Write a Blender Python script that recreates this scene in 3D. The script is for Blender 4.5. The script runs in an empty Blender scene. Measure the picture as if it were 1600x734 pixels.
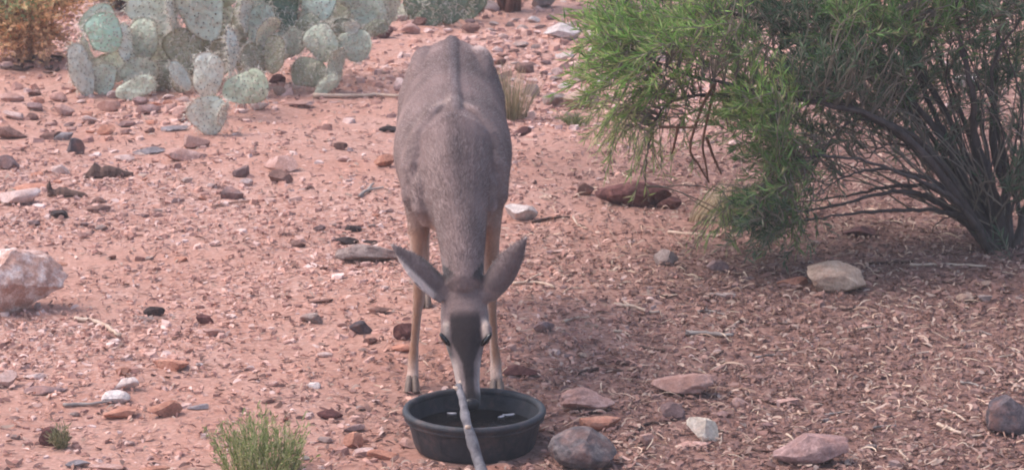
import bpy, bmesh, math, random
import numpy as np
from mathutils import Vector, Matrix

# ------------------------------------------------------------------ camera
R = math.radians
sc = bpy.context.scene
CAM_H, PITCH, FPX = 2.57, R(13.8), 4800.0      # focal length in photo pixels (1600 wide)
cam_d = bpy.data.cameras.new('camera')
cam = bpy.data.objects.new('camera', cam_d)
sc.collection.objects.link(cam)
cam.location = (0, 0, CAM_H)
cam.rotation_euler = (R(90) - PITCH, 0, 0)
cam_d.sensor_width = 36.0
cam_d.lens = FPX / 1600.0 * 36.0
cam_d.clip_start, cam_d.clip_end = 0.1, 2000.0
cam_d.dof.use_dof = True
cam_d.dof.focus_distance = 8.6
cam_d.dof.aperture_fstop = 12.0
sc.camera = cam

# ------------------------------------------------------------------ light
SUN_EL, SUN_AZ = R(56), R(-78)                 # azimuth from +Y, negative = left
world = bpy.data.worlds.new('World'); sc.world = world
world.use_nodes = True
wn = world.node_tree
bg = wn.nodes['Background']
sky = wn.nodes.new('ShaderNodeTexSky')
sky.sky_type = 'NISHITA'
sky.sun_disc = False
sky.sun_elevation = SUN_EL
sky.sun_rotation = SUN_AZ
sky.dust_density = 3.0
sky.air_density = 1.0
wn.links.new(sky.outputs[0], bg.inputs[0])
bg.inputs[1].default_value = 0.15
sun_d = bpy.data.lights.new('sun', 'SUN')
sun_d.energy = 1.3
sun_d.angle = R(34)
sun_d.color = (1.0, 0.91, 0.88)
sun = bpy.data.objects.new('sun', sun_d)
sc.collection.objects.link(sun)
sdir = Vector((math.sin(SUN_AZ) * math.cos(SUN_EL), math.cos(SUN_AZ) * math.cos(SUN_EL), math.sin(SUN_EL)))
sun.rotation_euler = (-sdir).to_track_quat('-Z', 'Y').to_euler()
sun.location = (-6, 6, 12)
sc.view_settings.view_transform = 'Standard'
sc.view_settings.look = 'None'
sc.view_settings.gamma = 1.0
sc.view_settings.use_curve_mapping = False
sc.view_settings.exposure = 1.02
sc.cycles.filter_width = 1.9
sc.cycles.max_bounces = 8
sc.cycles.use_denoising = True

# ------------------------------------------------------------------ helpers
rng = np.random.default_rng(7)
random.seed(7)
COL = sc.collection
ca, sa = math.cos(PITCH), math.sin(PITCH)

def gz(x, y):
    """gentle relief of the ground"""
    x = np.asarray(x, float); y = np.asarray(y, float)
    return (0.010 * np.sin(1.9 * x + 0.7 * y + 1.0) + 0.008 * np.sin(-1.1 * x + 2.6 * y + 2.2)
            + 0.005 * np.sin(5.1 * x + 3.7 * y) + 0.004 * np.sin(-6.7 * x + 4.9 * y + .5)
            + 0.0025 * np.sin(13.1 * x - 9.7 * y) + 0.0025 * np.sin(11.3 * x + 15.7 * y + 1.7))

def ray(px, py):
    dx = (px - 800.0) / FPX; dv = (py - 367.0) / FPX
    return np.array([dx, ca - dv * sa, -sa - dv * ca])

def Q(px, py, Y):
    """the point at distance Y north of the camera that the photo shows at this pixel"""
    d = ray(px, py)
    return np.array([0, 0, CAM_H]) + d * (Y / d[1])

def P(px, py):
    """the ground point the photo shows at this pixel"""
    d = ray(px, py); z = 0.0
    for _ in range(4):
        t = (z - CAM_H) / d[2]
        p = np.array([0, 0, CAM_H]) + d * t
        z = float(gz(p[0], p[1]))
    return p

def mpp(Y, z=0.0):
    """metres per photo pixel at that depth"""
    return (Y * ca + (CAM_H - z) * sa) / FPX

def lin(*c):
    if len(c) == 1: c = c[0]
    return tuple((v / 255 / 12.92 if v <= 10.31 else ((v / 255 + .055) / 1.055) ** 2.4) for v in c)

def vnoise(p, freq, seed, n=5):
    """cheap smooth 3-D noise, about -1..1"""
    r = np.random.default_rng(seed)
    out = np.zeros(len(p))
    for _ in range(n):
        k = r.normal(size=3); k /= np.linalg.norm(k)
        out += np.sin(p @ k * freq * r.uniform(.7, 1.5) + r.uniform(0, 6.28))
    return out / n * 1.4

def link(name, data, parent=None):
    o = bpy.data.objects.new(name, data)
    COL.objects.link(o)
    if parent is not None: o.parent = parent
    return o

def tag(o, label=None, cat=None, group=None, kind=None):
    if label: o['label'] = label
    if cat: o['category'] = cat
    if group: o['group'] = group
    if kind: o['kind'] = kind
    return o

def empty(name, loc=(0, 0, 0)):
    o = link(name, None); o.location = loc
    o.empty_display_size = .05
    return o

def fast_mesh(name, V, F, col=None, smooth=False, mat=None):
    V = np.ascontiguousarray(V, dtype=np.float32); F = np.ascontiguousarray(F, dtype=np.int32)
    me = bpy.data.meshes.new(name)
    n, k = F.shape
    me.vertices.add(len(V)); me.vertices.foreach_set('co', V.ravel())
    me.loops.add(n * k); me.loops.foreach_set('vertex_index', F.ravel())
    me.polygons.add(n); me.polygons.foreach_set('loop_start', np.arange(0, n * k, k, dtype=np.int32))
    me.polygons.foreach_set('use_smooth', np.full(n, smooth))
    me.update(calc_edges=True)
    if col is not None:
        a = me.color_attributes.new('col', 'FLOAT_COLOR', 'POINT')
        c = np.ones((len(V), 4), np.float32); c[:, :3] = col
        a.data.foreach_set('color', c.ravel())
    if mat: me.materials.append(mat)
    return me

# ------------------------------------------------------------------ materials
def nodes_of(m):
    m.use_nodes = True
    nt = m.node_tree
    return nt, nt.nodes, nt.links, nt.nodes['Principled BSDF']

def noise_node(N, L, scale, detail=4, vec=None, rough=.6):
    n = N.new('ShaderNodeTexNoise'); n.inputs['Scale'].default_value = scale
    n.inputs['Detail'].default_value = detail; n.inputs['Roughness'].default_value = rough
    if vec: L.new(vec, n.inputs['Vector'])
    return n

def ramp(N, L, src, stops):
    r = N.new('ShaderNodeValToRGB')
    el = r.color_ramp.elements
    while len(el) < len(stops): el.new(.5)
    for e, (p, c) in zip(el, stops):
        e.position = p; e.color = (*c, 1) if len(c) == 3 else c
    L.new(src, r.inputs[0])
    return r

def mixc(N, L, fac, a, b, mode='MIX'):
    m = N.new('ShaderNodeMix'); m.data_type = 'RGBA'; m.blend_type = mode
    for s, v in ((m.inputs[0], fac), (m.inputs[6], a), (m.inputs[7], b)):
        if isinstance(v, (int, float)): s.default_value = v
        elif isinstance(v, tuple): s.default_value = (*v, 1)
        else: L.new(v, s)
    return m.outputs[2]

_mats = {}
def attr_mat(name, rough=.9, noise=None, amp=.25, bump=0, bscale=200, trans=0, spec=.25, sheen=0):
    """colour from the mesh's own colour attribute, broken up by fine noise"""
    if name in _mats: return _mats[name]
    m = bpy.data.materials.new(name); nt, N, L, b = nodes_of(m)
    a = N.new('ShaderNodeAttribute'); a.attribute_name = 'col'
    c = a.outputs['Color']
    tc = N.new('ShaderNodeTexCoord')
    if noise:
        n = noise_node(N, L, noise, 4, tc.outputs['Object'])
        r = ramp(N, L, n.outputs['Fac'], [(.25, (1 - amp,) * 3), (.75, (1 + amp,) * 3)])
        c = mixc(N, L, 1.0, c, r.outputs[0], 'MULTIPLY')
    L.new(c, b.inputs['Base Color'])
    b.inputs['Roughness'].default_value = rough
    b.inputs['Specular IOR Level'].default_value = spec
    if sheen:
        b.inputs['Sheen Weight'].default_value = sheen; b.inputs['Sheen Roughness'].default_value = .5
    if bump:
        n2 = noise_node(N, L, bscale, 3, tc.outputs['Object'])
        bp = N.new('ShaderNodeBump'); bp.inputs['Strength'].default_value = bump; bp.inputs['Distance'].default_value = .004
        L.new(n2.outputs['Fac'], bp.inputs['Height']); L.new(bp.outputs[0], b.inputs['Normal'])
    if trans:
        t = N.new('ShaderNodeBsdfTranslucent'); L.new(c, t.inputs['Color'])
        ms = N.new('ShaderNodeMixShader'); ms.inputs[0].default_value = trans
        L.new(b.outputs[0], ms.inputs[1]); L.new(t.outputs[0], ms.inputs[2])
        L.new(ms.outputs[0], N['Material Output'].inputs['Surface'])
    _mats[name] = m
    return m

SOIL = lin(180, 126, 108)
def stone_mat(key, c1, c2, vein=None):
    if key in _mats: return _mats[key]
    m = bpy.data.materials.new('stone_' + key); nt, N, L, b = nodes_of(m)
    tc = N.new('ShaderNodeTexCoord'); oi = N.new('ShaderNodeObjectInfo')
    mp = N.new('ShaderNodeVectorMath'); mp.operation = 'ADD'
    L.new(tc.outputs['Object'], mp.inputs[0])
    cb = N.new('ShaderNodeCombineXYZ')
    mu = N.new('ShaderNodeMath'); mu.operation = 'MULTIPLY'; mu.inputs[1].default_value = 37.0
    L.new(oi.outputs['Random'], mu.inputs[0])
    for i in range(3): L.new(mu.outputs[0], cb.inputs[i])
    L.new(cb.outputs[0], mp.inputs[1])
    v = mp.outputs[0]
    n1 = noise_node(N, L, 26, 8, v, .72)
    r1 = ramp(N, L, n1.outputs['Fac'], [(.36, tuple(.8 * q for q in c1)), (.47, c1), (.64, c2)])
    n2 = noise_node(N, L, 140, 4, v, .7)
    r2 = ramp(N, L, n2.outputs['Fac'], [(.3, (.72,) * 3), (.5, (1,) * 3), (.72, (1.22,) * 3)])
    c = mixc(N, L, 1.0, r1.outputs[0], r2.outputs[0], 'MULTIPLY')
    # reddish dust lying on it in patches
    n3 = noise_node(N, L, 9, 5, v, .7)
    r3 = ramp(N, L, n3.outputs['Fac'], [(.50, (0, 0, 0)), (.72, (.55,) * 3)])
    c = mixc(N, L, r3.outputs[0], c, SOIL)
    if vein:
        w = N.new('ShaderNodeTexWave'); w.inputs['Scale'].default_value = 6; w.inputs['Distortion'].default_value = 9
        w.inputs['Detail'].default_value = 4; L.new(v, w.inputs['Vector'])
        rv = ramp(N, L, w.outputs['Fac'], [(.55, (0, 0, 0)), (.8, (.8,) * 3)])
        c = mixc(N, L, rv.outputs[0], c, vein)
    hs = N.new('ShaderNodeHueSaturation'); L.new(c, hs.inputs['Color'])
    mr = N.new('ShaderNodeMapRange'); mr.inputs[3].default_value = .82; mr.inputs[4].default_value = 1.18
    L.new(oi.outputs['Random'], mr.inputs[0]); L.new(mr.outputs[0], hs.inputs['Value'])
    L.new(hs.outputs[0], b.inputs['Base Color'])
    b.inputs['Roughness'].default_value = .92; b.inputs['Specular IOR Level'].default_value = .2
    bp = N.new('ShaderNodeBump'); bp.inputs['Strength'].default_value = .9; bp.inputs['Distance'].default_value = .010
    nb = noise_node(N, L, 60, 8, v, .75)
    L.new(nb.outputs['Fac'], bp.inputs['Height']); L.new(bp.outputs[0], b.inputs['Normal'])
    _mats[key] = m
    return m

STONE = dict(
    pink=(lin(178, 138, 127), lin(202, 166, 156), None),
    palepink=(lin(204, 172, 163), lin(224, 200, 193), None),
    orange=(lin(182, 126, 106), lin(204, 152, 130), None),
    white=(lin(206, 190, 184), lin(230, 216, 210), None),
    cream=(lin(190, 160, 140), lin(212, 186, 166), None),
    tan=(lin(168, 140, 124), lin(190, 164, 146), None),
    brown=(lin(116, 86, 79), lin(148, 114, 104), None),
    mauve=(lin(128, 103, 101), lin(158, 131, 128), None),
    grey=(lin(148, 128, 122), lin(178, 158, 150), None),
    bluegrey=(lin(136, 126, 128), lin(162, 151, 152), None),
    slate=(lin(84, 75, 79), lin(114, 102, 104), None),
    maroon=(lin(92, 59, 58), lin(122, 82, 79), None),
    dark=(lin(56, 46, 46), lin(84, 70, 68), None),
    greyboulder=(lin(104, 95, 97), lin(150, 138, 136), None),
    offwhite=(lin(214, 196, 176), lin(232, 218, 202), None),
    mauvepink=(lin(146, 116, 112), lin(186, 152, 146), None),
    boulder=(lin(192, 152, 138), lin(236, 218, 212), None),
)
def smat(k):
    return stone_mat(k, *STONE[k])

def plain_mat(key, c1, c2, scale=30, rough=.8, bump=.3, bs=60, stretch=None, spec=.3):
    if key in _mats: return _mats[key]
    m = bpy.data.materials.new(key); nt, N, L, b = nodes_of(m)
    tc = N.new('ShaderNodeTexCoord'); v = tc.outputs['Object']
    if stretch:
        mp = N.new('ShaderNodeMapping'); mp.inputs['Scale'].default_value = stretch
        L.new(v, mp.inputs[0]); v = mp.outputs[0]
    n = noise_node(N, L, scale, 6, v, .65)
    r = ramp(N, L, n.outputs['Fac'], [(.3, c1), (.7, c2)])
    L.new(r.outputs[0], b.inputs['Base Color'])
    b.inputs['Roughness'].default_value = rough; b.inputs['Specular IOR Level'].default_value = spec
    if bump:
        bp = N.new('ShaderNodeBump'); bp.inputs['Strength'].default_value = bump; bp.inputs['Distance'].default_value = .004
        nb = noise_node(N, L, bs, 6, v, .7)
        L.new(nb.outputs['Fac'], bp.inputs['Height']); L.new(bp.outputs[0], b.inputs['Normal'])
    _mats[key] = m
    return m

# ------------------------------------------------------------------ ground
def sstep(a, b, x):
    t = np.clip((x - a) / (b - a), 0, 1)
    return t * t * (3 - 2 * t)

def litter_mask(x, y):
    x = np.asarray(x, float); y = np.asarray(y, float)
    w = .25 * np.sin(1.7 * y + 1) + .18 * np.sin(3.9 * y + 2.1 * x)
    a = sstep(-.75, .75, x + w + .30 * (9.3 - y) * sstep(8.2, 9.6, y))
    far = 1 - sstep(11.6, 13.4, y - .35 * np.clip(x - .8, 0, 3))
    return a * far

def bare_mask(x, y):
    """1 where the red soil lies bare"""
    p = np.stack([np.asarray(x, float), np.asarray(y, float) * .6, np.zeros_like(np.asarray(x, float))], 1)
    n = vnoise(p, 2.1, 3) + .5 * vnoise(p, 5.3, 4)
    b = sstep(-.05, .6, n)
    hot = np.zeros(len(p))
    for (px, py, rx, ry) in ((240, 225, 1.0, .5), (520, 190, .9, .9), (560, 260, .8, .6), (880, 250, .45, .9), (60, 440, .8, .3), (180, 400, .8, .3), (150, 480, .5, .2)):
        c = P(px, py)
        hot = np.maximum(hot, np.exp(-(((p[:, 0] - c[0]) / rx) ** 2 + ((np.asarray(y) - c[1]) / ry) ** 2) * 1.2))
    return np.clip(np.maximum(b * .85, hot), 0, 1)

def axis(near0, near1, step, lo, hi):
    a = np.arange(near0, near1 + 1e-6, step)
    g = step * 1.5
    L_, R_ = [], []
    v, s = near0, g
    while v > lo: v -= s; s *= 1.35; L_.append(v)
    v, s = near1, g
    while v < hi: v += s; s *= 1.35; R_.append(v)
    return np.array(L_[::-1] + list(a) + R_)
gxs = axis(-5.2, 5.2, .045, -900, 900)
gys = axis(5.6, 20, .05, -300, 1500)
GX, GY = np.meshgrid(gxs, gys)
gv = np.stack([GX.ravel(), GY.ravel(), gz(GX.ravel(), GY.ravel())], 1)
farw = np.clip((np.abs(gv[:, 0]) - 30) / 60, 0, 1)
nx, ny = len(gxs), len(gys)
ii = (np.arange(ny - 1)[:, None] * nx + np.arange(nx - 1)[None]).ravel()
gf = np.stack([ii, ii + 1, ii + nx + 1, ii + nx], 1)
gcol = np.zeros((len(gv), 3)); gcol[:, 0] = litter_mask(gv[:, 0], gv[:, 1]); gcol[:, 1] = bare_mask(gv[:, 0], gv[:, 1])

def ground_mat():
    m = bpy.data.materials.new('red_soil'); nt, N, L, b = nodes_of(m)
    g = N.new('ShaderNodeNewGeometry'); v = g.outputs['Position']
    a = N.new('ShaderNodeAttribute'); a.attribute_name = 'col'
    sep = N.new('ShaderNodeSeparateColor'); L.new(a.outputs['Color'], sep.inputs[0])
    n1 = noise_node(N, L, 2.2, 8, v, .7)
    soil = ramp(N, L, n1.outputs['Fac'], [(.3, lin(184, 132, 114)), (.55, lin(194, 148, 132)), (.75, lin(202, 162, 149))])
    n2 = noise_node(N, L, 45, 8, v, .8)
    fine = ramp(N, L, n2.outputs['Fac'], [(.3, (.62,) * 3), (.5, (1,) * 3), (.7, (1.25,) * 3)])
    c = mixc(N, L, 1.0, soil.outputs[0], fine.outputs[0], 'MULTIPLY')
    # grit: small cells of differing tone
    vo = N.new('ShaderNodeTexVoronoi'); vo.inputs['Scale'].default_value = 85
    wv = N.new('ShaderNodeVectorMath'); wv.operation = 'MULTIPLY_ADD'
    nw = noise_node(N, L, 30, 2, v)
    L.new(nw.outputs['Color'], wv.inputs[0]); wv.inputs[1].default_value = (.02, .02, .02); L.new(v, wv.inputs[2])
    L.new(wv.outputs[0], vo.inputs['Vector'])
    gr = N.new('ShaderNodeSeparateColor'); L.new(vo.outputs['Color'], gr.inputs[0])
    grit = ramp(N, L, gr.outputs[0], [(0, lin(134, 94, 84)), (.35, lin(182, 138, 124)), (.7, lin(202, 164, 151)), (1, lin(224, 196, 186))])
    inv = N.new('ShaderNodeMath'); inv.operation = 'MULTIPLY_ADD'; inv.inputs[1].default_value = -.45; inv.inputs[2].default_value = .55
    L.new(sep.outputs[1], inv.inputs[0])
    c = mixc(N, L, inv.outputs[0], c, grit.outputs[0])
    lit = ramp(N, L, gr.outputs[1], [(0, lin(104, 76, 70)), (.5, lin(130, 97, 88)), (1, lin(154, 120, 109))])
    lm = N.new('ShaderNodeMath'); lm.operation = 'MULTIPLY'; lm.inputs[1].default_value = .85
    L.new(sep.outputs[0], lm.inputs[0])
    c = mixc(N, L, lm.outputs[0], c, lit.outputs[0])
    L.new(c, b.inputs['Base Color'])
    b.inputs['Roughness'].default_value = .97; b.inputs['Specular IOR Level'].default_value = .1
    bp = N.new('ShaderNodeBump'); bp.inputs['Strength'].default_value = .9; bp.inputs['Distance'].default_value = .012
    ad = N.new('ShaderNodeMath'); ad.operation = 'ADD'
    L.new(n2.outputs['Fac'], ad.inputs[0]); L.new(gr.outputs[2], ad.inputs[1])
    L.new(ad.outputs[0], bp.inputs['Height']); L.new(bp.outputs[0], b.inputs['Normal'])
    return m
ground = link('ground', fast_mesh('ground', gv, gf, gcol, True, ground_mat()))
tag(ground, kind='structure')

# ------------------------------------------------------------------ stones
_ico = {}
def ico(sub):
    if sub not in _ico:
        bm = bmesh.new(); bmesh.ops.create_icosphere(bm, subdivisions=sub, radius=1)
        _ico[sub] = (np.array([v.co for v in bm.verts]), np.array([[v.index for v in f.verts] for f in bm.faces]))
        bm.free()
    return _ico[sub]

def stone_mesh(seed, dims, sub=3, planes=11, rough=.05, cut=(.45, .82)):
    r = np.random.default_rng(seed)
    V, F = ico(sub); V = V.copy()
    for k in range(planes):
        n = r.normal(size=3); n /= np.linalg.norm(n)
        d = r.uniform(*cut)
        t = V @ n - d
        V -= np.where(t > 0, t, 0)[:, None] * n
    nz = vnoise(V, 3.2, seed + 1) * rough + vnoise(V, 8, seed + 2) * rough * .5 + vnoise(V, 17, seed + 3) * rough * .3 + vnoise(V, 37, seed + 4) * rough * .18
    V *= (1 + nz)[:, None]
    lo, hi = V.min(0), V.max(0)
    V = (V - (lo + hi) / 2) / (hi - lo)
    V *= np.array(dims)
    me = fast_mesh('stone', V, F, None, True)
    me.set_sharp_from_angle(angle=R(19))
    return me

nst = [0]; PLACED = []
def stone(px, py, w, h, mat, label, name='stone', group=None, rough=.05, cut=(.45, .82), depth=.55, yaw=None, tilt=None, planes=11, sub=None, sink=.12, cat='stone'):
    """a stone whose foot is at (px, py) and that shows w x h photo pixels"""
    nst[0] += 1; PLACED.append((px, py, w))
    seed = 1000 + nst[0] * 17
    r = random.Random(seed)
    g = P(px, py)
    s = mpp(g[1])
    W = w * s; D = W * depth
    sp = math.sin(math.atan2(CAM_H, g[1])); cp = math.cos(math.atan2(CAM_H, g[1]))
    Hh = max((h * s - D * sp * .75) / cp, W * .14, .012)
    if sub is None: sub = 5 if w > 100 else 4 if w > 70 else 3 if w > 24 else 2
    me = stone_mesh(seed, (W, D, Hh / (1 - sink)), sub, planes, rough, cut)
    o = link(name, me)
    me.materials.append(smat(mat))
    cy = g[1] + D * .5
    o.location = (g[0], cy, float(gz(g[0], cy)) + Hh / (1 - sink) * (.5 - sink))
    o.rotation_euler = (0, R(r.uniform(-7, 7)) if tilt is None else R(tilt), R(r.uniform(-14, 14)) if yaw is None else R(yaw))
    tag(o, label, cat, group)
    return o

S = stone
# the big ones
S(22, 497, 158, 116, 'boulder', 'big rough pinkish white boulder on the open red soil', 'boulder', rough=.13, cut=(.55, .85), planes=14, depth=.7, cat='boulder')
S(910, 741, 108, 78, 'greyboulder', 'rounded grey boulder with pitted top beside the black tub', 'boulder', rough=.05, cut=(.62, .9), depth=.85, cat='boulder')
S(1588, 684, 92, 70, 'slate', 'dark slate grey boulder standing alone on the leaf litter', 'boulder', rough=.09, cut=(.55, .85), cat='boulder')
S(1310, 460, 94, 57, 'cream', 'cream coloured angular rock in front of the green bush', 'rock', rough=.06, cut=(.62, .88), depth=.8, cat='rock')
S(1240, 449, 50, 20, 'orange', 'low orange pink stone touching the cream coloured rock', tilt=4)
S(1270, 731, 122, 56, 'mauvepink', 'long layered pinkish mauve slab with a flat top on litter', 'rock', rough=.06, cut=(.6, .88), depth=.45, yaw=3, tilt=1, cat='rock')
S(990, 325, 122, 46, 'maroon', 'long dark maroon slab under the drooping green fronds', 'rock', rough=.08, cut=(.6, .88), depth=.4, tilt=-3, cat='rock')
S(1046, 328, 40, 22, 'maroon', 'small dark maroon lump at the end of the long maroon slab')
S(915, 306, 30, 24, 'brown', 'round dark brown stone beside the long maroon slab')
S(1070, 622, 108, 46, 'pink', 'broad flat pink rock half sunk in brown litter', 'rock', rough=.10, cut=(.5, .8), cat='rock')
S(918, 647, 88, 44, 'pink', 'low rough pink rock just behind the orange tan stone', 'rock', rough=.12, cut=(.5, .8), cat='rock')
S(938, 674, 66, 28, 'orange', 'orange tan stone behind the rounded grey boulder')
S(1098, 691, 56, 40, 'offwhite', 'cream white pointed flake tilted over a dark shadowed gap', tilt=14, cut=(.3, .7))
S(1084, 700, 50, 10, 'pink', 'thin flat pink flake under the cream white pointed flake')
S(1010, 698, 26, 22, 'pink', 'small square pink stone between grey boulder and cream flake')
S(1052, 656, 40, 30, 'mauve', 'small weathered mauve stone behind the cream white pointed flake')
S(574, 413, 104, 40, 'grey', 'long low greyish rock with a hollowed front behind the deer', 'rock', rough=.09, cut=(.4, .8), cat='rock')
S(552, 363, 28, 12, 'dark', 'black arched stone farthest behind the long low greyish rock')
S(541, 383, 40, 14, 'dark', 'flat black stone at the end of the long greyish rock away from the deer')
S(578, 383, 24, 10, 'dark', 'small black stone against the top of the long greyish rock')
S(814, 347, 54, 28, 'white', 'bright white lumpy stone beside the deer\'s foreleg', rough=.1)
S(28, 322, 70, 28, 'palepink', 'pale pink slab with a bright top beside bark scrap')
S(42, 300, 60, 14, 'orange', 'flat orange pink slab behind the pale pink slab')
S(117, 242, 30, 28, 'slate', 'dark cube shaped stone on bare red soil', cut=(.4, .6), planes=7)
S(12, 219, 60, 24, 'brown', 'layered dark brown stone in the pale rubble', cut=(.35, .7))
S(78, 219, 36, 16, 'brown', 'brown stone leaning on a grey one near the cube shaped stone')
S(97, 220, 34, 14, 'bluegrey', 'light grey stone leaning on a brown one near the cube shaped stone')
S(10, 266, 44, 26, 'mauve', 'dark mauve wedge stone above the pale pink slab', tilt=14)
S(95, 272, 32, 16, 'palepink', 'pale pink wedge between the mauve wedge and the bark')
S(286, 253, 64, 22, 'pink', 'flat topped pink slab in front of the prickly pear', cut=(.35, .7), tilt=3)
S(307, 233, 42, 24, 'pink', 'peaked pink orange stone below the lowest cactus pad', rough=.06)
S(231, 242, 52, 12, 'bluegrey', 'flat pale grey flake lying on bare red soil')
S(194, 253, 34, 12, 'palepink', 'small pale pink flake above the curled bark')
S(272, 206, 44, 10, 'bluegrey', 'thin grey flake beside the lowest cactus pad')
S(285, 193, 20, 9, 'maroon', 'tiny maroon stone behind the thin grey flake')
S(436, 269, 60, 26, 'pink', 'wedge shaped pinkish slab with a dark broken end', cut=(.3, .7), tilt=-9)
S(438, 289, 40, 24, 'brown', 'lumpy brown stone in front of the wedge shaped pinkish slab', rough=.08)
S(376, 278, 28, 20, 'mauve', 'small mauve block with a flat top near the pinkish wedge')
S(362, 313, 38, 20, 'mauve', 'rough mauve stone in front of the small mauve block')
S(152, 333, 40, 14, 'brown', 'low rounded brown stone in front of the bark scraps')
S(92, 342, 30, 14, 'dark', 'dark brown stone in the shade of the pointed wood scrap')
S(240, 496, 34, 18, 'dark', 'nearly black round stone on chips near the big boulder', cut=(.6, .9))
S(320, 506, 30, 16, 'maroon', 'dark red pointed stone behind a small pink stone', tilt=12)
S(333, 526, 36, 16, 'pink', 'pink stone with a dark end below a dark red stone')
S(222, 503, 40, 8, 'grey', 'thin grey flake in front of the nearly black round stone')
S(222, 517, 30, 8, 'brown', 'thin brown flake stacked under a thin grey flake')
S(263, 579, 60, 22, 'orange', 'flat topped orange block alone on pinkish chips', cut=(.3, .6), planes=8)
S(53, 593, 38, 12, 'palepink', 'small pale almond shaped stone on chips')
S(196, 611, 40, 22, 'white', 'whitish grey pointed stone behind a bright white one', tilt=-12)
S(180, 631, 46, 22, 'white', 'bright white stone in the group of orange blocks')
S(68, 618, 68, 12, 'mauve', 'long thin mauve grey flake beside the bright white stone')
S(255, 653, 58, 32, 'orange', 'large orange red block tilted toward the green tuft', cut=(.3, .65), planes=8, tilt=9)
S(186, 656, 54, 20, 'orange', 'low orange red wedge beside the large orange red block', tilt=-6)
S(308, 641, 36, 11, 'bluegrey', 'flat blue grey stone beside the large orange red block')
S(4, 607, 44, 28, 'palepink', 'plump pale pink stone near the small almond shaped stone')
S(80, 697, 42, 34, 'maroon', 'round dark plum coloured stone behind a little tuft', cut=(.65, .9))
S(120, 732, 40, 16, 'bluegrey', 'grey blue flake in front of the round plum coloured stone')
S(165, 738, 60, 14, 'pink', 'flat mauve pink slab in front of the round plum stone')
S(240, 742, 50, 16, 'orange', 'flat orange pink slab near the green tuft')
S(515, 656, 42, 18, 'maroon', 'smooth dark brown oblong stone between tuft and tub', cut=(.6, .9))
S(552, 701, 32, 28, 'orange', 'upright orange tan stone near the tub', rough=.08)
S(597, 719, 50, 20, 'orange', 'orange wedge stone near the tub next to a whitish flake', tilt=8)
S(566, 713, 38, 16, 'palepink', 'whitish pink flake lying against an orange wedge')
S(553, 676, 34, 14, 'mauve', 'small mauve stone behind the upright orange tan stone')
S(566, 523, 42, 24, 'slate', 'dark blue grey wedge with a sharp upright edge', tilt=12, cut=(.35, .7))
S(592, 492, 38, 12, 'brown', 'flat brown flake behind the dark blue grey wedge')
S(502, 475, 38, 10, 'brown', 'flat brown flake beyond the pale grey flakes')
S(630, 532, 32, 28, 'maroon', 'dark red block close to the deer\'s foreleg', cut=(.4, .7))
S(628, 552, 38, 16, 'orange', 'orange brown slab in front of the dark red block')
S(486, 506, 40, 20, 'grey', 'pale grey crumpled stone on pink chips', rough=.12)
S(598, 61, 32, 22, 'maroon', 'dark maroon stone at the foot of the round pad cactus')
S(628, 143, 28, 22, 'palepink', 'pale topped stone close to the deer\'s flank')
S(606, 208, 30, 12, 'dark', 'dark flat stone close to the deer\'s shoulder')
S(600, 263, 34, 22, 'orange', 'reddish stone on bare soil close to the deer\'s chest')
S(532, 235, 24, 14, 'brown', 'small brown stone alone on bare red soil')
S(880, 64, 64, 30, 'white', 'jagged whitish rock with a dark underside beyond the deer', 'rock', rough=.14, cat='rock')
S(908, 172, 58, 38, 'tan', 'broad tan rock beside the small green weed', 'rock', rough=.07, cat='rock')
S(884, 139, 28, 12, 'white', 'white flake on top of the rubble behind the tan rock')
S(868, 168, 40, 26, 'grey', 'mauve grey broken stone against the broad tan rock', rough=.1)
S(830, 152, 28, 22, 'grey', 'striped grey stone beside the dry grass clump')
S(938, 136, 34, 16, 'white', 'whitish grey stone under the edge of the green bush')
S(815, 213, 32, 16, 'maroon', 'dark maroon stone in front of the dry grass clump')
S(1040, 416, 40, 28, 'grey', 'white capped brown stone on the litter', rough=.1)
S(1122, 426, 36, 22, 'mauve', 'dim mauve stone near the drooping dry stems', rough=.08)
S(1128, 467, 44, 12, 'grey', 'flat pale grey flake with a dark shadow on the litter')
S(1224, 634, 54, 14, 'pink', 'low pink stone behind the long layered slab')
S(1156, 637, 30, 18, 'pink', 'small pink stone near the broad flat pink rock')
S(816, 591, 60, 22, 'maroon', 'reddish brown slab behind the tub', cut=(.35, .7))
S(850, 520, 36, 20, 'mauve', 'dull mauve stone on litter beyond the reddish brown slab')
S(778, 738, 62, 15, 'orange', 'flat orange pink stone in front of the black tub')
S(765, 713, 28, 14, 'pink', 'small pink stone tucked against the foot of the tub beside the branch')
S(640, 701, 34, 18, 'pink', 'pink stone at the side of the tub away from the grey boulder')
S(842, 674, 20, 12, 'orange', 'tiny orange stone between tub and low rough pink rock')
S(437, 150, 22, 17, 'tan', 'round tan stone at the foot of the prickly pear')
S(432, 134, 28, 18, 'maroon', 'dark red stone in the shade of the prickly pear')
S(405, 173, 32, 14, 'palepink', 'pale pink stone on bare soil below the prickly pear')
S(462, 169, 56, 11, 'pink', 'long pink flake on bare soil below the prickly pear')
S(1510, 474, 28, 16, 'tan', 'small pointed tan stone on dark litter', tilt=8)
S(1345, 372, 60, 20, 'maroon', 'dark red brown stone deep under the bush')
S(760, 20, 50, 22, 'palepink', 'pale stone beside the dark trunk beyond the deer')
S(850, 14, 40, 20, 'grey', 'grey arched stone beyond the dark trunk')
S(905, 30, 36, 16, 'mauve', 'mauve stone in the far rubble behind the jagged whitish rock')

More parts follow.
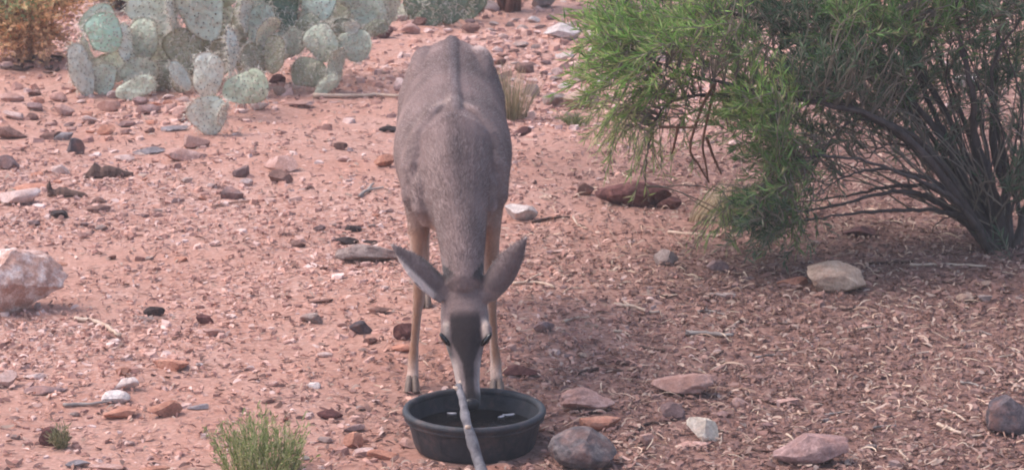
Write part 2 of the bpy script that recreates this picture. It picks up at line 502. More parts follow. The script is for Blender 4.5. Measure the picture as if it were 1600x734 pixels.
# more stones of the same kinds, scattered as the photo has them
KINDW = dict(pink='pink', palepink='pale pink', mauve='mauve', orange='orange', brown='brown', grey='grey', white='white', cream='cream', tan='tan')
def scatter_stones(n, box, kinds, wr, where, group, hr=(.35, .6)):
    done = 0
    for _ in range(n * 12):
        if done >= n: break
        px = random.uniform(box[0], box[2]); py = random.uniform(box[1], box[3])
        u = random.random() ** 1.4
        w = wr[0] + (wr[1] - wr[0]) * u
        if any(abs(px - q[0]) < (w + q[2]) * .5 and abs(py - q[1]) < (w + q[2]) * .22 for q in PLACED): continue
        if 600 < px < 870 and 585 < py < 734: continue
        k = random.choice(kinds); done += 1
        S(px, py, w, w * random.uniform(*hr), k, '%s %s stone %s' % ('tiny' if u < .3 else 'small' if u < .65 else 'larger', KINDW[k], where), group=group)
scatter_stones(44, (-10, 150, 300, 215), ['pink', 'palepink', 'mauve', 'pink', 'orange', 'brown'], (16, 42), 'in the rubble spread in front of the prickly pear', 'rubble before the prickly pear')
scatter_stones(48, (770, 30, 950, 130), ['palepink', 'pink', 'grey', 'mauve', 'white', 'brown'], (14, 38), 'in the rubble between deer and green bush', 'rubble beyond the deer')
scatter_stones(30, (590, 25, 960, 60), ['pink', 'mauve', 'brown', 'grey', 'palepink'], (16, 36), 'in the far rubble beyond the deer', 'far rubble beyond the deer')
scatter_stones(26, (1130, 20, 1620, 230), ['white', 'cream', 'palepink', 'pink', 'tan'], (16, 44), 'on the ground behind the green bush', 'stones behind the bush')
scatter_stones(34, (40, 250, 620, 440), ['pink', 'brown', 'mauve', 'palepink', 'orange', 'grey'], (12, 26), 'on the open red soil in front of the cactus', 'small stones on open soil')
scatter_stones(26, (20, 500, 640, 734), ['pink', 'palepink', 'brown', 'white', 'orange', 'grey'], (12, 26), 'among pinkish chips around the green tuft', 'small stones around the tuft')
scatter_stones(24, (860, 380, 1590, 730), ['pink', 'tan', 'mauve', 'brown', 'grey'], (12, 24), 'half buried in brown leaf litter', 'small stones in the litter')

# ------------------------------------------------------------------ gravel chips (uncountable)
def keep_out(x, y):
    """tub footprint"""
    return np.hypot(x - TUBC[0], y - TUBC[1]) < .19
TUBC = (Q(741, 632, 8.06)[0], 8.06)

def chips(n, ymin, ymax, size, dens, palette, seed, flat=(.10, .30), elong=(.42, .95)):
    r = np.random.default_rng(seed)
    y = r.uniform(ymin, ymax, n)
    x = r.uniform(-1, 1, n) * (.19 * y + 2.0)
    k = r.random(n) < dens(x, y)
    k &= ~keep_out(x, y)
    x, y = x[k], y[k]; n = len(x)
    m = 6
    ang = (np.arange(m) / m * 2 * np.pi)[None] + r.uniform(-.42, .42, (n, m))
    rad = r.uniform(.6, 1.1, (n, m))
    sz = size(x, y, r) * .5
    el = r.uniform(*elong, n)
    top = r.uniform(.45, .95, (n, m))
    h = sz * r.uniform(*flat, n) * 2
    bx = np.cos(ang) * rad; by = np.sin(ang) * rad * el[:, None]
    off = r.normal(0, .12, (n, 1, 2))
    V = np.zeros((n, 2 * m, 3))
    V[:, :m, 0] = bx; V[:, :m, 1] = by; V[:, :m, 2] = 0
    V[:, m:, 0] = bx * top + off[:, :, 0]; V[:, m:, 1] = by * top + off[:, :, 1]
    V[:, :, :2] *= sz[:, None, None]
    V[:, m:, 2] = h[:, None] * r.uniform(.75, 1.1, (n, m))
    V[:, :m, 2] = -h[:, None] * .3
    # tilt, turn, place
    tx, ty = r.normal(0, .16, n), r.normal(0, .16, n)
    V[:, :, 2] += V[:, :, 0] * tx[:, None] + V[:, :, 1] * ty[:, None]
    a = r.uniform(0, 6.283, n); c_, s_ = np.cos(a)[:, None], np.sin(a)[:, None]
    X, Y = V[:, :, 0].copy(), V[:, :, 1].copy()
    V[:, :, 0] = X * c_ - Y * s_ + x[:, None]; V[:, :, 1] = X * s_ + Y * c_ + y[:, None]
    V[:, :, 2] += (gz(x, y) - .001)[:, None]
    f = []
    for i in range(m):
        j = (i + 1) % m
        f += [(i, j, m + j), (i, m + j, m + i)]
    for i in range(1, m - 1): f.append((m, m + i, m + i + 1))
    F = np.array(f)[None] + (np.arange(n) * 2 * m)[:, None, None]
    pal = np.array([lin(c) for c in palette])
    col = pal[r.integers(0, len(pal), n)] * r.uniform(.80, 1.12, (n, 1))
    col = col * .70 + .30 * np.array(lin(194, 152, 138))
    lm = litter_mask(x, y)[:, None]; col = col * (1 - lm) + lm * (.35 * col + .45 * np.array(lin(142, 108, 99)))
    col = np.repeat(col[:, None], 2 * m, 1)
    return V.reshape(-1, 3), F.reshape(-1, 3), col.reshape(-1, 3)

PINKS = [(194, 150, 136), (202, 162, 150), (184, 138, 122), (208, 174, 164), (170, 126, 114), (152, 112, 104), (220, 194, 187), (190, 142, 126), (164, 134, 129), (196, 152, 136), (134, 98, 91), (202, 164, 152)]
BROWNS = [(150, 110, 96), (168, 130, 112), (128, 92, 82), (180, 146, 128), (112, 80, 74), (158, 112, 96), (196, 164, 148)]
def sz_chip(x, y, r):
    s = np.exp(r.normal(math.log(.0215), .45, len(x)))
    return np.clip(s, .007, .06) * (1 + .75 * sstep(10.5, 13.5, y))
V, F, C = chips(215000, 7.0, 17.5, sz_chip, lambda x, y: (.56 - .50 * bare_mask(x, y)) * (1 - .45 * sstep(10, 13, y)) * (1 - .55 * litter_mask(x, y)), PINKS, 21)
o = link('gravel', fast_mesh('gravel', V, F, C, False, attr_mat('gravel_chips', .95, 90, .22, .4, 260, spec=.12)))
tag(o, 'pinkish angular stone chips strewn over the red soil', 'gravel', kind='stuff')

# ------------------------------------------------------------------ leaf litter (uncountable curled bits)
def curls(n, ymin, ymax, dens, palette, seed, ln=(.015, .050), wd=(.0020, .0055), lift=.008):
    r = np.random.default_rng(seed)
    y = r.uniform(ymin, ymax, n); x = r.uniform(-1, 1, n) * (.19 * y + 2.0)
    k = (r.random(n) < dens(x, y)) & ~keep_out(x, y)
    x, y = x[k], y[k]; n = len(x)
    K = 5
    L_ = r.uniform(*ln, n); Wd = r.uniform(*wd, n)
    th = r.uniform(0, 6.283, n); curv = r.normal(0, .8, n)
    t = np.linspace(-.5, .5, K)
    ang = th[:, None] + curv[:, None] * t[None] * 1.6
    dx = np.cumsum(np.cos(ang), 1); dy = np.cumsum(np.sin(ang), 1)
    dx = (dx - dx.mean(1, keepdims=True)) * (L_ / K)[:, None]; dy = (dy - dy.mean(1, keepdims=True)) * (L_ / K)[:, None]
    arch = r.uniform(-.5, 1, n)[:, None] * (1 - (2 * t[None]) ** 2) * lift + r.normal(0, .12, n)[:, None] * t[None] * L_[:, None] * 1.5
    zz = gz(x, y)[:, None] + .004 + r.uniform(0, .006, n)[:, None] + np.maximum(arch, -.003)
    taper = (1 - .55 * (2 * t) ** 2)[None] * Wd[:, None]
    nxv, nyv = -np.sin(ang), np.cos(ang)
    twist = r.uniform(-.9, .9, n)[:, None]
    V = np.zeros((n, K, 2, 3))
    for s, q in ((0, -1), (1, 1)):
        V[:, :, s, 0] = x[:, None] + dx + q * nxv * taper
        V[:, :, s, 1] = y[:, None] + dy + q * nyv * taper
        V[:, :, s, 2] = zz + q * taper * twist
    f = np.array([(2 * i, 2 * i + 2, 2 * i + 3, 2 * i + 1) for i in range(K - 1)])
    F = f[None] + (np.arange(n) * 2 * K)[:, None, None]
    pal = np.array([lin(c) for c in palette])
    col = np.repeat((pal[r.integers(0, len(pal), n)] * r.uniform(.7, 1.25, (n, 1)))[:, None], 2 * K, 1)
    return V.reshape(-1, 3), F.reshape(-1, 4), col.reshape(-1, 3)
LIT = [(146, 114, 105), (164, 134, 121), (132, 100, 92), (112, 84, 79), (184, 157, 142), (142, 108, 96), (124, 95, 89), (154, 122, 112)]
V, F, C = curls(140000, 7.0, 13.5, lambda x, y: .10 + .75 * litter_mask(x, y) * (1 - .3 * sstep(9.5, 12, y)), LIT, 31)
o = link('leaf_litter', fast_mesh('leaf_litter', V, F, C, False, attr_mat('dry_litter', .9, 60, .15, trans=.12, spec=.15)))
tag(o, 'brown curled leaf litter and bark bits around the bush', 'leaf litter', kind='stuff')
V, F, C = curls(95000, 7.0, 13.0, lambda x, y: .60 * (1 - litter_mask(x, y)) * (1 - .75 * bare_mask(x, y)) * (1 - .7 * sstep(9.3, 12, y)), [(206, 166, 152), (190, 146, 132), (168, 124, 112), (220, 186, 174), (146, 106, 97), (198, 152, 136), (132, 96, 90)], 33, ln=(.014, .042))
o_ = curls(24000, 7.0, 13.2, lambda x, y: .62 * litter_mask(x, y), [(186, 158, 138), (204, 180, 158), (160, 130, 112), (196, 166, 146), (140, 110, 96)], 35, ln=(.035, .10), wd=(.0010, .0024), lift=.014)
o2_ = link('straw_litter', fast_mesh('straw_litter', *o_, False, attr_mat('dry_litter')))
tag(o2_, 'fine pale straw and thin twiglets strewn over the brown litter', 'straw', kind='stuff')
o = link('dry_leaf_scatter', fast_mesh('dry_leaf_scatter', V, F, C, False, attr_mat('dry_litter')))
tag(o, 'thin scatter of pinkish dry leaf bits over the open soil', 'leaf litter', kind='stuff')

# ------------------------------------------------------------------ sticks and bark on the ground
def tube(pts, rad, seg=6, jitter=0, seed=0):
    """tapered tube along a polyline -> verts, quads"""
    pts = np.asarray(pts, float); rad = np.asarray(rad, float)
    r = np.random.default_rng(seed)
    n = len(pts)
    tg = np.gradient(pts, axis=0); tg /= np.linalg.norm(tg, axis=1, keepdims=True) + 1e-12
    ref = np.array([0, 0, 1.0]) if abs(tg[:, 2]).mean() < .8 else np.array([1.0, 0, 0])
    u = np.cross(tg, ref); u /= np.linalg.norm(u, axis=1, keepdims=True) + 1e-12
    v = np.cross(u, tg)
    a = np.arange(seg) / seg * 2 * np.pi
    rr = rad[:, None] * (1 + jitter * r.normal(size=(n, seg)))
    V = pts[:, None] + (np.cos(a)[None, :, None] * u[:, None] + np.sin(a)[None, :, None] * v[:, None]) * rr[..., None]
    F = []
    for i in range(n - 1):
        for j in range(seg):
            k = (j + 1) % seg
            F.append((i * seg + j, i * seg + k, (i + 1) * seg + k, (i + 1) * seg + j))
    V = V.reshape(-1, 3)
    V = np.vstack([V, pts[:1], pts[-1:]])
    c0, c1 = len(V) - 2, len(V) - 1
    for j in range(seg):
        k = (j + 1) % seg
        F.append((c0, k, j, j)); F.append((c1, (n - 1) * seg + j, (n - 1) * seg + k, (n - 1) * seg + k))
    return V, F

def tubes_mesh(name, items, mat, seg=6, jitter=.0):
    Vs, Fs, o = [], [], 0
    for i, (p, r_) in enumerate(items):
        V, F = tube(p, r_, seg, jitter, i)
        Vs.append(V); Fs += [tuple(dict.fromkeys(x + o for x in f)) for f in F]; o += len(V)
    me = bpy.data.meshes.new(name)
    me.from_pydata(np.vstack(Vs).tolist(), [], Fs)
    me.polygons.foreach_set('use_smooth', [True] * len(me.polygons))
    me.materials.append(mat)
    return me

def smooth_line(pts, n):
    """Catmull-Rom through the points"""
    pts = np.asarray(pts, float)
    p = np.vstack([2 * pts[0] - pts[1], pts, 2 * pts[-1] - pts[-2]])
    out = []
    m = len(pts) - 1
    for t in np.linspace(0, m, n):
        i = min(int(t), m - 1); f = t - i
        a, b, c, d = p[i:i + 4]
        out.append(.5 * ((2 * b) + (c - a) * f + (2 * a - 5 * b + 4 * c - d) * f ** 2 + (3 * b - a - 3 * c + d) * f ** 3))
    return np.array(out)

GREYWOOD = plain_mat('weathered_grey_wood', lin(120, 108, 104), lin(172, 160, 152), 40, .9, .5, 90)
PALEWOOD = plain_mat('bleached_pale_wood', lin(168, 140, 122), lin(206, 184, 166), 40, .9, .4, 90)
DARKWOOD = plain_mat('dark_bark', lin(66, 48, 44), lin(104, 80, 72), 40, .95, .6, 60)
def twig(pix, r0, r1, mat, label, group=None, fork=None, name='twig', seed=0):
    pts = np.array([P(*p) for p in pix]); pts[:, 2] += r0 * .7 + .003
    ps = smooth_line(pts, 12)
    rg = np.random.default_rng(seed + int(pix[0][0]))
    ps += rg.normal(0, r0 * .35, ps.shape) * np.array([1, 1, .3])
    items = [(ps, np.linspace(r0, r1, 12) * rg.uniform(.85, 1.15, 12))]
    if fork:
        q = np.array([P(*p) for p in fork]); q[:, 2] += r0 * .7 + .003
        items.append((smooth_line(q, 7), np.linspace(r0 * .7, r1, 7)))
    o = link(name, tubes_mesh(name, items, mat, 6, .08))
    return tag(o, label, 'twig', group)
T = twig
T([(1072, 524), (1100, 524), (1130, 527), (1148, 528)], .008, .005, GREYWOOD, 'dark grey bent twig on open litter beyond the broad flat pink rock')
T([(800, 446), (830, 444), (852, 446), (866, 452)], .006, .004, PALEWOOD, 'pale curved twig with a hooked end beside the deer\'s ear', fork=[(820, 444), (842, 432), (858, 428)])
T([(960, 478), (990, 482), (1012, 490), (1030, 490)], .006, .004, PALEWOOD, 'long pale broken twig on the litter beyond the grey twig', fork=[(985, 481), (975, 474)])
T([(1420, 418), (1470, 416), (1540, 419)], .006, .004, PALEWOOD, 'long straight pale twig in front of the bush trunk')
T([(1355, 414), (1395, 413), (1430, 411)], .006, .004, DARKWOOD, 'dark straight twig beside the cream coloured rock')
T([(490, 153), (540, 154), (590, 152), (624, 154)], .011, .007, PALEWOOD, 'long thin stick lying on bare soil near the deer\'s flank')
T([(118, 502), (150, 506), (172, 518), (186, 528)], .008, .006, PALEWOOD, 'pinkish crooked twig in front of the big boulder')
T([(1462, 640), (1490, 648), (1508, 660)], .005, .003, PALEWOOD, 'short white twig on litter with a side prong', fork=[(1425, 646), (1470, 643)])
T([(1466, 666), (1490, 676), (1516, 684), (1535, 684)], .006, .004, PALEWOOD, 'bent whitish twig near the dark slate boulder')
T([(1354, 630), (1385, 630), (1416, 629)], .004, .003, PALEWOOD, 'straight thin white twig behind the long layered slab')
T([(1380, 704), (1410, 706), (1424, 712)], .004, .003, PALEWOOD, 'tiny forked white twig beside the long layered slab', fork=[(1404, 706), (1420, 722)])
T([(980, 690), (1010, 664), (1045, 665)], .004, .003, DARKWOOD, 'thin dark twig behind the small square pink stone')
T([(895, 340), (902, 352), (918, 360)], .004, .003, PALEWOOD, 'short pale bent twig in front of the round brown stone')
T([(830, 350), (862, 344), (890, 342)], .006, .004, DARKWOOD, 'dark twig beside the bright white lumpy stone')
T([(1045, 365), (1090, 370), (1160, 372)], .006, .004, PALEWOOD, 'long pale twig lying below the drooping dry stems')
T([(330, 326), (355, 320), (390, 316), (432, 310)], .005, .003, plain_mat('brown_twig', lin(128, 98, 86), lin(160, 126, 112), 40, .9, .4, 90), 'brown bowed twig in front of the mauve stones')
T([(560, 310), (575, 300), (582, 290)], .007, .004, GREYWOOD, 'small forked grey twig on open soil', fork=[(575, 300), (600, 296)])
T([(100, 636), (140, 634), (175, 630)], .006, .003, GREYWOOD, 'thin grey twig leading to the bright white stone')
T([(900, 585), (935, 580), (975, 584)], .006, .004, DARKWOOD, 'brown twig behind the broad flat pink rock')
T([(1135, 520), (1150, 508), (1160, 500)], .005, .003, PALEWOOD, 'short pale twig crossing the end of the grey bent twig')
for (a, b) in (((880, 505), (920, 498)), ((1000, 545), (1040, 552)), ((1090, 488), (1130, 494)), ((1180, 560), (1225, 556)), ((1260, 590), (1290, 600)), ((1330, 520), (1380, 512)),
               ((1400, 480), (1440, 486)), ((1300, 480), (1340, 484)), ((1200, 500), (1240, 510)), ((940, 420), (980, 426)), ((1180, 400), (1230, 404)), ((1420, 560), (1460, 552)),
               ((1500, 520), (1550, 526)), ((1360, 672), (1400, 668)), ((1150, 700), (1190, 708)), ((1500, 600), (1540, 610)), ((880, 460), (905, 452)), ((1020, 460), (1060, 464)),
               ((1250, 530), (1270, 544)), ((1450, 440), (1500, 446)), ((1290, 650), (1330, 644)), ((1560, 560), (1595, 552)), ((1100, 560), (1130, 550)), ((960, 520), (985, 530))):
    m_ = ((a[0] + b[0]) / 2 + random.uniform(-4, 4), (a[1] + b[1]) / 2 + random.uniform(-4, 4))
    T([a, m_, b], random.uniform(.003, .006), .0025, *random.choice([(PALEWOOD, 'thin short pale twig lying among the brown leaf litter'), (GREYWOOD, 'thin short grey twig lying among the brown leaf litter'), (DARKWOOD, 'thin short dark twig lying among the brown leaf litter')]), 'twigs in the leaf litter')

def bark(name, pix, w, label, curl=.6, mat=DARKWOOD, peak=None):
    """a curled, thick strip of bark; peak = (position 0..1, height) of an upright splinter"""
    ps = smooth_line(np.array([P(*p) for p in pix]), 14)
    V, F = [], []
    K = 7
    rg = np.random.default_rng(int(pix[0][0]))
    for i, p in enumerate(ps):
        t = i / 13
        ww = w * (.25 + .75 * math.sin(math.pi * min(max(t * .9 + .08, 0), 1))) * rg.uniform(.85, 1.15)
        up = peak[1] * math.exp(-((t - peak[0]) / .07) ** 2) if peak else 0
        for lay in (0, 1):
            for j in range(K):
                s = j / (K - 1) * 2 - 1
                a = s * 1.35
                rr = ww * (1 - .16 * lay)
                V.append(p + np.array([rg.normal(0, .002), math.sin(a) * rr * .9, max(math.cos(a) * rr * curl, 0) + up * (1 - abs(s)) + (.002 if not lay else -.001)]))
    n = 2 * K
    for i in range(13):
        for j in range(K - 1):
            a = i * n + j
            F.append((a, a + 1, a + n + 1, a + n)); b = a + K
            F.append((b, b + n, b + n + 1, b + 1))
        a = i * n
        F.append((a, a + n, a + n + K, a + K)); F.append((a + K - 1, a + 2 * K - 1, a + n + 2 * K - 1, a + n + K - 1))
    for i in (0, 13):
        for j in range(K - 1):
            a = i * n + j; F.append((a, a + K, a + K + 1, a + 1) if i == 0 else (a, a + 1, a + K + 1, a + K))
    me = bpy.data.meshes.new(name); me.from_pydata([v.tolist() for v in V], [], F); me.materials.append(mat)
    o = link(name, me)
    return tag(o, label, 'bark')
bark('bark_strip', [(132, 278), (155, 277), (180, 276), (208, 275)], .036, 'curled dark brown bark strip lying on red soil', 1.1, peak=(.25, .02))
bark('wood_splinter', [(74, 306), (90, 305), (110, 306), (136, 308)], .030, 'pointed dark wood splinter beside the pale pink slab', .9, peak=(.05, .045))

# ------------------------------------------------------------------ tub, water, leaning branch
def lathe(name, prof, seg=96, mat=None, rib=None):
    V, F = [], []
    n = len(prof)
    for i in range(seg):
        a = 2 * math.pi * i / seg
        for (r_, z) in prof:
            rr = r_ + (rib(a, z) if rib else 0)
            V.append((math.cos(a) * rr, math.sin(a) * rr, z))
    for i in range(seg):
        k = (i + 1) % seg
        for j in range(n - 1):
            F.append((i * n + j, k * n + j, k * n + j + 1, i * n + j + 1))
    me = bpy.data.meshes.new(name); me.from_pydata(V, [], F)
    me.polygons.foreach_set('use_smooth', [True] * len(F))
    me.set_sharp_from_angle(angle=R(50))
    if mat: me.materials.append(mat)
    return me
RUB = plain_mat('black_rubber', lin(34, 36, 42), lin(56, 58, 65), 18, .6, .25, 160, spec=.35)
def dust(m, col, lo, hi, amt, sc_):
    nt = m.node_tree; N, L = nt.nodes, nt.links; b = N['Principled BSDF']
    src = b.inputs['Base Color'].links[0].from_socket
    tc = N.new('ShaderNodeTexCoord'); n = noise_node(N, L, sc_, 8, tc.outputs['Object'], .75)
    r = ramp(N, L, n.outputs['Fac'], [(lo, (0, 0, 0)), (hi, (amt,) * 3)])
    L.new(mixc(N, L, r.outputs[0], src, col), b.inputs['Base Color'])
dust(RUB, lin(150, 118, 106), .48, .75, .34, 14)
tub = empty('tub', (TUBC[0], TUBC[1], float(gz(*TUBC)) - .004))
tag(tub, 'round black rubber tub of water the deer drinks from', 'tub')
def ribf(a, z):
    if z < .004 or z > .080: return 0
    return .0022 * max(0, math.cos(a * 12)) ** 10 + .0006 * math.sin(a * 5 + 1)
link('basin', lathe('basin', [(.0001, .0), (.150, .0), (.160, .003), (.1645, .010), (.170, .035), (.1765, .060), (.1815, .082), (.1835, .089), (.1820, .1015), (.1790, .1015), (.1750, .085), (.168, .055), (.160, .026), (.150, .018), (.0001, .016)], 144, RUB, ribf), tub)
link('rim', lathe('rim', [(.1800, .0935), (.1840, .0860), (.1890, .0835), (.1925, .0870), (.1915, .0930), (.1935, .0960), (.1965, .1000), (.1970, .1060), (.1945, .1110), (.1900, .1135), (.1840, .1135), (.1800, .1110), (.1770, .1060), (.1775, .0990), (.1800, .0935)], 144, RUB), tub)
WL = .057
m = bpy.data.materials.new('dark_water'); nt, N, L, b = nodes_of(m)
b.inputs['Base Color'].default_value = (.006, .006, .007, 1); b.inputs['Specular IOR Level'].default_value = .42; b.inputs['Roughness'].default_value = .05; b.inputs['IOR'].default_value = 1.33
n_ = noise_node(N, L, 25, 2); bp = N.new('ShaderNodeBump'); bp.inputs['Strength'].default_value = .2; bp.inputs['Distance'].default_value = .01
L.new(n_.outputs['Fac'], bp.inputs['Height']); L.new(bp.outputs[0], b.inputs['Normal'])
wo = link('water', lathe('water', [(.0001, .0), (.1685, .0), (.165, -.012)], 96, m)); wo.location = (TUBC[0], TUBC[1], tub.location.z + WL)
tag(wo, 'dark still water filling the black tub', 'water')
FLK = plain_mat('pale_glint', lin(150, 145, 150), lin(196, 192, 198), 60, .7, .1)  # sky glints on the water, built as pale solid flecks
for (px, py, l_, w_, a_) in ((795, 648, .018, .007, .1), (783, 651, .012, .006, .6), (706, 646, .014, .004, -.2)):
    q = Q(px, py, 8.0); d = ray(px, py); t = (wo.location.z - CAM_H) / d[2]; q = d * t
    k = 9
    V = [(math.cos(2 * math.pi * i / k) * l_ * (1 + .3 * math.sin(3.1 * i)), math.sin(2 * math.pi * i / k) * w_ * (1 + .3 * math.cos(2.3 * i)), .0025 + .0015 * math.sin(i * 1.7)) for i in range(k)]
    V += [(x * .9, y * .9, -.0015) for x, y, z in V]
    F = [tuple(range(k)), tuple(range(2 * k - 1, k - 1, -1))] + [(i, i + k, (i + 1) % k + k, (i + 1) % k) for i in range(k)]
    me = bpy.data.meshes.new('water_glint'); me.from_pydata(V, [], F); me.materials.append(FLK)
    fo = link('water_glint', me); fo.location = (q[0], q[1], wo.location.z); fo.rotation_euler = (0, 0, a_)
    tag(fo, 'small pale fleck standing for a sky glint on the tub water', 'leaf', 'sky glints on the tub water')

pts = [P(764, 790), Q(752, 734, 7.75), Q(738, 690, 7.81), Q(728, 655, 7.868), Q(723, 626, 7.93), Q(716, 602, 7.99)]
pts[0][2] += .012
ps = smooth_line(pts, 22)
rr = np.interp(np.linspace(0, 1, 22), [0, .3, .6, 1], [.0165, .0150, .0125, .0095])
rg = np.random.default_rng(5)
rr *= 1 + .05 * rg.normal(size=22)
rr[8] *= 1.12; rr[14] *= 1.15
BR = plain_mat('grey_branch_bark', lin(74, 71, 75), lin(140, 134, 136), 34, .9, .8, 60, spec=.2)
br = empty('leaning_branch', tuple(pts[0])); tag(br, 'weathered grey branch propped over the rim of the black tub', 'branch')
def child_abs(name, me, parent):
    o = link(name, me, parent); o.matrix_parent_inverse = Matrix.Translation(-Vector(parent.location)); return o
child_abs('branch_shaft', tubes_mesh('branch_shaft', [(ps, rr)], BR, 10, .05), br)
child_abs('broken_stub', tubes_mesh('broken_stub', [(np.array([Q(718, 611, 7.97), Q(713, 606, 7.972), Q(708, 604, 7.975)]), np.array([.007, .006, .003])), (np.array([Q(717, 606, 7.98), Q(719, 599, 7.995), Q(719, 594, 8.0)]), np.array([.008, .006, .002]))], PALEWOOD, 7, .08), br)
child_abs('knot', tubes_mesh('knot', [(np.array([Q(733, 668, 7.835), Q(728, 666, 7.83)]), np.array([.009, .005]))], PALEWOOD, 7, .08), br)

# ------------------------------------------------------------------ deer
class Builder:
    def __init__(s): s.V = []; s.F = []
    def loft(s, secs, seg=24, expo=2.0):
        """secs: (center, lateral radius, sagittal radius[, exponent])"""
        c = np.array([x[0] for x in secs], float)
        tg = np.gradient(c, axis=0); tg /= np.linalg.norm(tg, axis=1, keepdims=True)
        base = len(s.V)
        for i, sec in enumerate(secs):
            ru, rv = sec[1], sec[2]; e = sec[3] if len(sec) > 3 else expo
            u = np.array([1.0, 0, 0]) - tg[i] * tg[i][0]; u /= np.linalg.norm(u)
            v = np.cross(u, tg[i])
            for j in range(seg):
                a = 2 * math.pi * j / seg
                cu, cv = math.cos(a), math.sin(a)
                x = math.copysign(abs(cu) ** (2 / e), cu) * ru; y = math.copysign(abs(cv) ** (2 / e), cv) * rv
                s.V.append(c[i] + u * x + v * y)
        n = len(secs)
        for i in range(n - 1):
            for j in range(seg):
                k = (j + 1) % seg
                s.F.append((base + i * seg + j, base + i * seg + k, base + (i + 1) * seg + k, base + (i + 1) * seg + j))
        s.F.append(tuple(base + j for j in range(seg))[::-1]); s.F.append(tuple(base + (n - 1) * seg + j for j in range(seg)))
    def sheet(s, G, N, th):
        """closed slab: grid of points G[i][j] with normals N, thickness th[i]"""
        n, m_ = len(G), len(G[0]); base = len(s.V)
        for sgn in (1, -1):
            for i in range(n):
                for j in range(m_):
                    s.V.append(G[i][j] + N[i][j] * sgn * th[i] * .5)
        o2 = n * m_
        for i in range(n - 1):
            for j in range(m_ - 1):
                a = base + i * m_ + j
                s.F.append((a, a + 1, a + m_ + 1, a + m_)); b_ = a + o2
                s.F.append((b_, b_ + m_, b_ + m_ + 1, b_ + 1))
        ring = [(i, 0) for i in range(n)] + [(n - 1, j) for j in range(1, m_)] + [(i, m_ - 1) for i in range(n - 2, -1, -1)] + [(0, j) for j in range(m_ - 2, 0, -1)]
        for q in range(len(ring)):
            i, j = ring[q]; k, l = ring[(q + 1) % len(ring)]
            a = base + i * m_ + j; b_ = base + k * m_ + l
            s.F.append((a, b_, b_ + o2, a + o2))
DX = -.165            # spine line
def at(x, y, z): return np.array([x, y, z])
B = Builder()
# trunk, rump to chest (x of the spine drifts a little)
B.loft([(at(-.190, 9.635, .72), .03, .04), (at(-.190, 9.615, .72), .075, .085), (at(-.190, 9.57, .718), .108, .132), (at(-.189, 9.50, .712), .130, .160, 2.0),
        (at(-.187, 9.38, .690), .146, .182, 1.95), (at(-.184, 9.24, .655), .156, .193, 1.85), (at(-.180, 9.08, .632), .172, .205, 1.85), (at(-.176, 8.95, .620), .175, .206, 1.9),
        (at(-.170, 8.82, .608), .160, .200, 1.9), (at(-.165, 8.72, .602), .136, .188, 1.9), (at(-.162, 8.62, .590), .112, .155), (at(-.160, 8.54, .565), .084, .116), (at(-.160, 8.49, .55), .05, .07)], 40)
# spine ridge + withers
B.loft([(at(-.190, 9.57, .825), .014, .016), (at(-.189, 9.50, .858), .020, .022), (at(-.187, 9.38, .864), .021, .022), (at(-.184, 9.24, .842), .020, .022), (at(-.180, 9.08, .830), .020, .022), (at(-.176, 8.95, .820), .020, .022), (at(-.170, 8.82, .804), .022, .024), (at(-.166, 8.74, .786), .022, .024), (at(-.162, 8.64, .742), .02, .02), (at(-.16, 8.58, .70), .014, .014)], 14)
# shoulder blades, standing a little proud of the ribs
for sg in (-1, 1):
    B.loft([(at(DX + sg * .030, 8.800, .792), .012, .018), (at(DX + sg * .058, 8.780, .770), .026, .046), (at(DX + sg * .094, 8.735, .705), .040, .070), (at(DX + sg * .116, 8.685, .628), .042, .074), (at(DX + sg * .116, 8.65, .555), .036, .058), (at(DX + sg * .105, 8.64, .51), .02, .03)], 18)
    # point of the shoulder and the muscle in front of it
    B.loft([(at(DX + sg * .07, 8.66, .66), .02, .03), (at(DX + sg * .088, 8.60, .60), .036, .045), (at(DX + sg * .092, 8.585, .54), .032, .040), (at(DX + sg * .08, 8.60, .49), .015, .02)], 14)
# neck
B.loft([(at(-.164, 8.80, .70), .10, .10), (at(-.162, 8.70, .675), .112, .135), (at(-.157, 8.60, .615), .098, .128), (at(-.148, 8.50, .545), .077, .104), (at(-.140, 8.40, .475), .063, .086), (at(-.137, 8.33, .425), .058, .076), (at(-.135, 8.285, .385), .052, .062), (at(-.134, 8.27, .365), .03, .04)], 24)
# head
HC = [Q(723, 446, 8.315), Q(724, 466, 8.295), Q(726, 492, 8.272), Q(727, 520, 8.252), Q(727, 545, 8.228), Q(729, 572, 8.203), Q(731, 598, 8.178), Q(734, 620, 8.152), Q(736, 633, 8.136), Q(737, 641, 8.128)]
B.loft([(HC[0], .045, .040), (HC[1], .062, .056), (HC[2], .0675, .064), (HC[3], .0665, .066), (HC[4], .050, .058), (HC[5], .0385, .047), (HC[6], .0325, .039), (HC[7], .0305, .035), (HC[8], .026, .029), (HC[9], .012, .014)], 24, 2.2)
# brow ridges
for px in (699, 758):
    B.loft([(Q(px, 500, 8.235), .008, .008), (Q(px - (727 - px) * .06, 512, 8.215), .016, .016), (Q(px - (727 - px) * .10, 524, 8.205), .016, .015), (Q(px, 536, 8.205), .008, .008)], 12)
